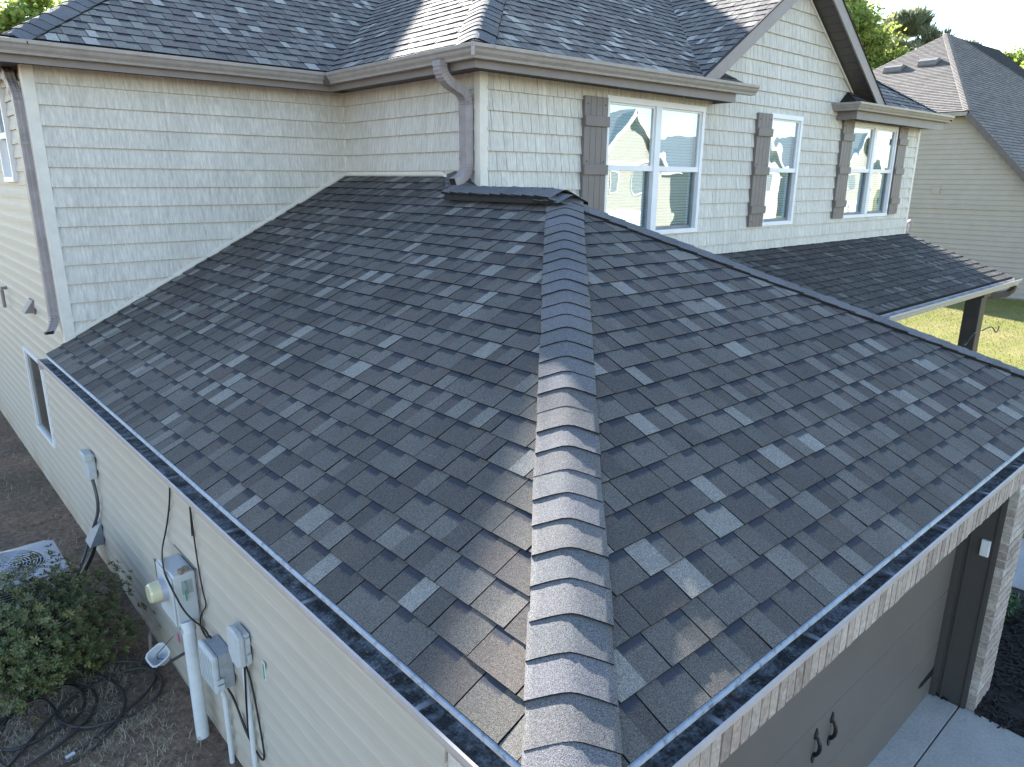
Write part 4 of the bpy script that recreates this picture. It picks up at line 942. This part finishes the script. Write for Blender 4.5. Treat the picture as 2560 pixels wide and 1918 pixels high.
wt = thing('wall_hook', 'small bent metal strip screwed on the siding above the meter', 'bracket'); MB().tube([(XL-.006, 4.62, -1.30), (XL-.01, 4.58, -1.28), (XL-.01, 4.57, -1.46)], .006, 6).build('strip', 'fascia', wt)
def cable(label, pts, rad=.006, it=3):
    t_ = thing('cable', label, 'cable', 'black cables on the siding'); MB().tube(smooth_path(pts, it), rad, 7).build('wire', 'cable', t_, smooth=True); return t_
xw = XL-.013
cable('black cable dropping from the gutter past the meter to the grey box', [(xw, 3.82, -.12), (xw, 3.9, -.5), (xw, 4.1, -.82), (xw-.02, 4.2, -1.0), (.06, 3.9, -.925), (.01, 3.7, -.945), (.01, 3.58, -1.0), (.06, 3.50, -1.2), (xw, 3.45, -1.33), (.13, 3.33, -1.36), (.12, 3.25, -1.25)])
cable('black knotted cable hanging from the gutter beside the meter', [(xw, 3.52, -.12), (xw, 3.50, -.45), (xw, 3.50, -.75), (xw, 3.46, -1.05), (xw, 3.40, -1.12), (xw, 3.55, -1.25), (xw, 3.62, -1.38), (xw, 3.50, -1.42), (xw, 3.34, -1.36), (.12, 3.26, -1.25)], .005)
MB().tube([(xw-.006, 3.53, -.12), (xw-.006, 3.485, -.4), (xw-.006, 3.515, -.66)], .004, 6).build('wire', 'cable', bpy.data.objects['cable.001'])
cable('black cable looping between the two plastic boxes', [(.12, 3.14, -1.52), (xw, 3.1, -1.62), (xw, 3.0, -1.72), (xw, 2.88, -1.80), (xw-.03, 2.80, -1.74), (xw-.03, 2.78, -1.5), (.145, 2.76, -1.20)])
cable('long black cable loop hanging below the small network box', [(.13, 3.10, -1.52), (xw, 3.06, -1.66), (xw, 2.94, -1.80), (xw, 2.80, -1.84), (xw, 2.70, -1.86), (xw, 2.64, -1.80), (xw, 2.68, -1.55), (xw, 2.74, -1.3), (.15, 2.75, -1.20)])
# ------------------------------------------------------------------ neighbouring house
nb_ = thing('house', 'grey brown house with steep hip roof and lap siding beyond the lawn', 'house', 'houses of the neighbourhood')
NX = 29.0; nz0 = -2.5; nze = 3.98
nwp = [(4.6, nz0), (16.1, nz0), (16.1, nze), (8.42, nze), (4.6, 0.08)]
nw = MB().prism([(NX+.02, y, z) for y, z in nwp], (.2, 0, 0)).build('wall', 'nbr_siding', nb_)
z = nz0
while z < nze:
    q = clip_rect([(4.7, nz0), (16.0, nz0), (16.0, nze-.05), (8.42, nze-.05), (4.7, .12)], 0, 99, z, z+.185)
    if len(q) > 2: 
        fr = [(NX-.015+.028*(b-z)/.185, a_, b) for a_, b in q]; bk = [(NX+.021, a_, b) for a_, b in q]; m_ = len(q)
        MB().add(fr+bk, [tuple(range(m_))]+[(i, m_+i, m_+(i+1) % m_, (i+1) % m_) for i in range(m_)]).build('siding_lap', 'nbr_siding', nw)
    z += .175
box('belt_board', (NX-.03, NX, 4.7, 16, .66, .72), 'nbr_siding', nb_); box('wall_plate', (NX-.03, NX-.016, 8.98, 9.26, 1.18, 1.45), 'nbr_siding', nb_)
PK = Vector((36.5, 12.24, 7.9)); PE = Vector((43.9, 12.24, 8.1)); A_ = Vector((28.75, 8.40, nze+.02)); B_ = Vector((28.75, 16.08, nze+.02)); F0 = Vector((28.72, 4.4, -.10)); F1 = Vector((54, 4.4, -.1)); Bk = Vector((54, 16.1, 4.0)); Fh = Vector((54, 8.4, 4.0))
def quad_roof(name, pts, seed):
    # courses as real overlapping strips
    u_ = (pts[1]-pts[0]).normalized(); n_ = u_.cross(pts[2]-pts[1]).normalized(); n_ = n_ if n_.z > 0 else -n_; v_ = n_.cross(u_); v_ = v_ if v_.z > 0 else -v_
    poly = [((q-pts[0]).dot(u_), (q-pts[0]).dot(v_)) for q in pts]
    dk = MB().prism([q for q in pts], -n_*.1).build(name, 'nbr_roof', nb_)
    r_ = random.Random(seed); mb = MB(); v0 = min(q[1] for q in poly); e_ = .16
    while v0 < max(q[1] for q in poly):
        x = min(q[0] for q in poly)
        while x < max(q[0] for q in poly):
            wd = r_.uniform(.25, .6); q = clip_rect(poly, x, x+wd, v0, v0+e_+.01); x += wd
            if len(q) < 3: continue
            g = r_.uniform(.8, 1.2); m_ = len(q); tp_ = [pts[0]+u_*a_+v_*b+n_*(.004+.02*max(0, 1-(b-v0)/e_)) for a_, b in q]; bt_ = [pts[0]+u_*a_+v_*b for a_, b in q]
            mb.add(tp_+bt_, [tuple(range(m_))]+[(i, m_+i, m_+(i+1) % m_, (i+1) % m_) for i in range(m_)], [(g, g, g, 1)]+[(.25, .25, .25, 1)]*m_)
        v0 += e_
    mb.build('shingles', 'nbr_roof', dk, recalc=False, kind='stuff'); return dk
quad_roof('roof', [A_, B_, PK], 1)
rf = quad_roof('roof', [F0, F1, Fh, PE, PK, A_], 2)
MB().prism([B_, PK, PE, Bk], (0, 0, -.1)).build('roof', 'nbr_roof', nb_)
MB().bar(A_+Vector((-.06, 0, -.1)), F0+Vector((-.06, 0, -.1)), .06, .2).build('rake_board', 'nbr_trim', nb_)
MB().box(28.62, 28.8, 8.4, 16.1, nze-.13, nze+.0).build('gutter', 'gutter_taupe', nb_); box('soffit', (28.7, NX, 8.4, 16.0, nze-.15, nze-.135), 'nbr_trim', nb_)
d_ = (PK-A_).normalized(); mb = MB(); n = 60; s_ = Vector((d_.y, -d_.x, 0)).normalized()
for i in range(n): c_ = A_.lerp(PK, (i+.5)/n)+ez*.05; mb.add([c_-d_*.09+s_*.16-ez*.03, c_-d_*.09+ez*.03, c_-d_*.09-s_*.16-ez*.03, c_+d_*.09+s_*.16-ez*.05, c_+d_*.09, c_+d_*.09-s_*.16-ez*.05], [(0, 1, 4, 3), (1, 2, 5, 4), (0, 2, 1)], [(1.1, 1.1, 1.1, 1)]*3)
mb.build('hip_caps', 'nbr_roof', nb_, recalc=False, kind='stuff')
n_ = (B_-A_).cross(PK-A_).normalized(); n_ = n_ if n_.z > 0 else -n_; v_ = (PK-(A_+B_)/2); v_ = (v_-Vector((0, 1, 0))*v_.y).normalized()
for (y, z) in ((12.85, 6.17), (11.62, 6.33)):
    c_ = Vector((28.75+(z-nze)/(7.9-nze)*(36.5-28.75), y, z)); u_ = Vector((0, 1, 0)); pr = [(-.34, .03), (-.34, .10), (-.18, .20), (.05, .20), (.28, .05), (.34, .03)]
    MB().prism([c_+v_*a_+n_*b-u_*.36 for a_, b in pr], u_*.72).build('roof_vent', 'nbr_vent', nb_, bevel=.02)
# ------------------------------------------------------------------ houses across the street (mirrored in the panes)
def far_house(label, x, y, w_, d_, h, rise, mat, gsx):
    t_ = thing('house', label, 'house', 'houses of the neighbourhood'); g0 = -2.7
    MB().box(x-w_/2, x+w_/2, y-d_, y, g0, g0+h).prism([(x-w_/2, y-.01, g0+h), (x+w_/2, y-.01, g0+h), (x, y-.01, g0+h+rise)], (0, -.2, 0)).build('wall', mat, t_)
    MB().prism([(x-w_/2-.5, y+.5, g0+h-.3), (x, y+.5, g0+h+rise+.1), (x, y+.5, g0+h+rise-.15), (x-w_/2-.4, y+.5, g0+h-.5)], (0, -d_-1, 0)).prism([(x+w_/2+.5, y+.5, g0+h-.3), (x, y+.5, g0+h+rise+.1), (x, y+.5, g0+h+rise-.15), (x+w_/2+.4, y+.5, g0+h-.5)], (0, -d_-1, 0)).build('roof', 'roof_far', t_)
    for s in (-1, 1): MB().bar((x+s*(w_/2+.45), y+.55, g0+h-.4), (x, y+.55, g0+h+rise), .08, .35).build('rake_board', 'white_far', t_)
    MB().box(x-w_/2-.3, x+w_/2+.3, y, y+.08, g0+h-.25, g0+h).build('frieze', 'white_far', t_)
    for (a_, b, ww, hh_) in ((-.2, .62, 1.0, 1.5), (.2, .62, 1.0, 1.5)):
        f_ = MB().box(x+a_*w_-ww/2-.1, x+a_*w_+ww/2+.1, y, y+.06, g0+h*b-.1, g0+h*b+hh_+.1).build('window', 'white_far', t_); MB().box(x+a_*w_-ww/2, x+a_*w_+ww/2, y+.061, y+.07, g0+h*b, g0+h*b+hh_).build('pane', 'interior_dark', f_)
    MB().box(x-2.4, x+2.4, y, y+.05, g0, g0+2.2).build('garage_door', 'white_far', t_)
    bx_ = x+w_/2*gsx; MB().box(bx_-5, bx_+5, y-d_-1, y-4, g0, g0+h-.6).build('side_wall', mat, t_); MB().prism([(bx_-5.5, y-3.5, g0+h-.7), (bx_+5.5, y-3.5, g0+h-.7), (bx_+2, y-8, g0+h+2.4), (bx_-2, y-8, g0+h+2.4)], (0, -.3, .0)).build('side_roof', 'roof_far', t_)
far_house('cream gabled house across the street, mirrored in the twin window', 42, -26, 8, 10, 5.6, 3.4, 'stucco_far', 1.6)
far_house('tan gabled house across the street, mirrored in the narrow window', 62, -27, 9, 10, 5.4, 3.2, 'nbr_siding', 1.4)
far_house('pale gabled house across the street, mirrored in the far window', 86, -28, 9, 10, 5.8, 3.6, 'stucco_far', 1.4)
far_house('grey gabled house across the street beside the cream one', 22, -27, 8, 10, 5.4, 3.2, 'nbr_siding', -1.4)
gplane('road', [(-150, -13), (-150, -6.5), (250, -6.5), (250, -13)], GD-.02, .3, 'street', kind='structure'); gplane('pavement', [(-150, -5.6), (-150, -4.4), (250, -4.4), (250, -5.6)], GD-.005, .3, 'concrete', kind='structure')
# ------------------------------------------------------------------ trees
def tree_meshes(seed, h, cr, n_leaf, ls, trunk_h, kind='broad', dens=1.0):
    r = random.Random(seed); tk = MB(); lv = MB(); top = Vector((0, 0, h)); tr = .012*h+.05
    tk.tube([(0, 0, 0), (.03*h*r.uniform(-.3, .3), 0, trunk_h), (0, 0, h*.75), (0, 0, h*.96)], [tr, tr*.75, tr*.35, tr*.08], 9)
    tips = []
    nl = 26 if kind == 'broad' else 34
    for i in range(nl):
        f = r.random()**.8; z = trunk_h+(h*.93-trunk_h)*f; a_ = i*2.4+r.uniform(-.4, .4)
        prof = (math.sin(min(1, (1-f)*1.15)*PI*.62)+.12) if kind == 'broad' else (1-f)**.7*.75+.16
        L = cr*prof*r.uniform(.7, 1.1); b = Vector((0, 0, z)); d_ = Vector((math.cos(a_), math.sin(a_), r.uniform(.25, .75) if kind == 'broad' else r.uniform(.05, .4))); e_ = b+d_*L; mid = b+d_*L*.5+ez*.04*L
        tk.tube([b, mid, e_], [tr*.34*(1-f*.6), tr*.2*(1-f*.6), tr*.05], 5, False)
        for k in range(5):
            q = b.lerp(e_, r.uniform(.35 if kind == 'broad' else .5, 1)); d2 = (d_+Vector((r.gauss(0, .6), r.gauss(0, .6), r.gauss(.1, .4)))).normalized(); t2 = q+d2*L*r.uniform(.15, .4); tk.tube([q, t2], [tr*.08, tr*.02], 4, False); tips.append((t2, L)); tips.append((q, L))
    per = n_leaf//len(tips)
    for (q, L) in tips:
        sp_ = (.13*cr+.1*L)*(1 if kind == 'broad' else .38); al0 = min(1, max(0, r.gauss(.5, .3)))
        for k in range(per):
            while True:
                o = Vector((r.gauss(0, 1), r.gauss(0, 1), r.gauss(0, .7)))
                if o.length < 1.7: break
            b = q+o*sp_*.62; d_ = Vector((r.gauss(0, 1), r.gauss(0, 1), r.gauss(-.1, .7))); n_ = Vector((r.gauss(0, 1), r.gauss(0, 1), r.gauss(.6, .8)))
            if kind == 'pine': d_ = Vector((o.x, o.y, abs(o.z)+.8)); leaf_quad(lv, b, d_, n_, ls*r.uniform(.8, 1.4), ls*.09, min(1, max(0, al0+r.gauss(0, .2))))
            else: leaf_quad(lv, b, d_, n_, ls*r.uniform(.7, 1.2), ls*.36, min(1, max(0, al0+r.gauss(0, .2))))
    a = lv.mesh('crown'); b = tk.mesh('trunk', True, True); a.materials.append(MATS['leaf_pine' if kind == 'pine' else 'leaf_tree']); b.materials.append(MATS['bark']); return a, b
def tree(ms, label, loc, rz=0, s_=1, name='tree', group='trees behind the houses'):
    t_ = thing(name, label, 'tree', group); t_.location = loc; t_.rotation_euler = (0, 0, rz); t_.scale = (s_, s_, s_)
    obj('crown', ms[0], None, t_); obj('trunk', ms[1], None, t_)
big = tree_meshes(3, 18, 4.4, 22000, .34, 3.0)
mid_ = tree_meshes(5, 13, 4.2, 20000, .26, 1.5)
pine = tree_meshes(8, 16, 5.4, 18000, .55, 5, 'pine')
# tall trees behind the house
spots = [(1.2, 31, .62, 'yellow green tree showing above the rear roof in the top left corner'), (3.8, 33, .66, 'second tall tree behind the rear roof, right of the corner tree'), (-2.5, 30, .64, 'tall leafy tree cut by the left picture edge behind the rear roof')]
for i, (x, y, s_, lab) in enumerate(spots): tree(big, lab, (x, y, GY-.1), i*1.3, s_, group='tall trees behind the house')
tree(mid_, 'bright yellow green tree just right of the gable', (46.5, 20.9, -2.6), .5, 1.22)
tree(mid_, 'second yellow green tree low behind the roof end', (51, 21.6, -2.6), 2.5, 1.0)
tree(pine, 'tall open pine behind the roof with two vents', (56, 21.6, -2.6), 1.0, 1.0, 'pine_tree'); tree(pine, 'smaller pine right beside the tall pine', (62, 20.6, -2.6), 3.0, .92, 'pine_tree')
tree(mid_, 'round green tree behind the far end of the neighbouring ridge', (66, 17.6, -2.6), 4.0, 1.0); tree(mid_, 'low tree cut by the right picture edge', (66, 14.4, -2.6), 5.2, 1.08)
tree(mid_, 'leafy tree above the far right end of the neighbouring ridge', (72, 19.0, -2.6), 1.7, 1.15); tree(mid_, 'pale green tree behind the neighbouring roof near the right edge', (74, 16.3, -2.6), 2.9, 1.25)
# metal plant hooks by the porch post
for i, (x, lab, s) in enumerate(((12.4, 'thin curled metal plant hook left of the porch post', -1), (13.2, 'thin curled metal plant hook right of the porch post', 1))):
    h_ = thing('plant_hook', lab, 'plant hook', 'metal hooks by the porch'); MB().tube(smooth_path([(12.65+s*.13, 2.6, -.82), (x, 2.6, -.80), (x+s*.2, 2.6, -.86), (x+s*.38, 2.6, -.97), (x+s*.5, 2.6, -.93), (x+s*.52, 2.6, -.86)]), .012, 6).build('rod', 'iron_black', h_)
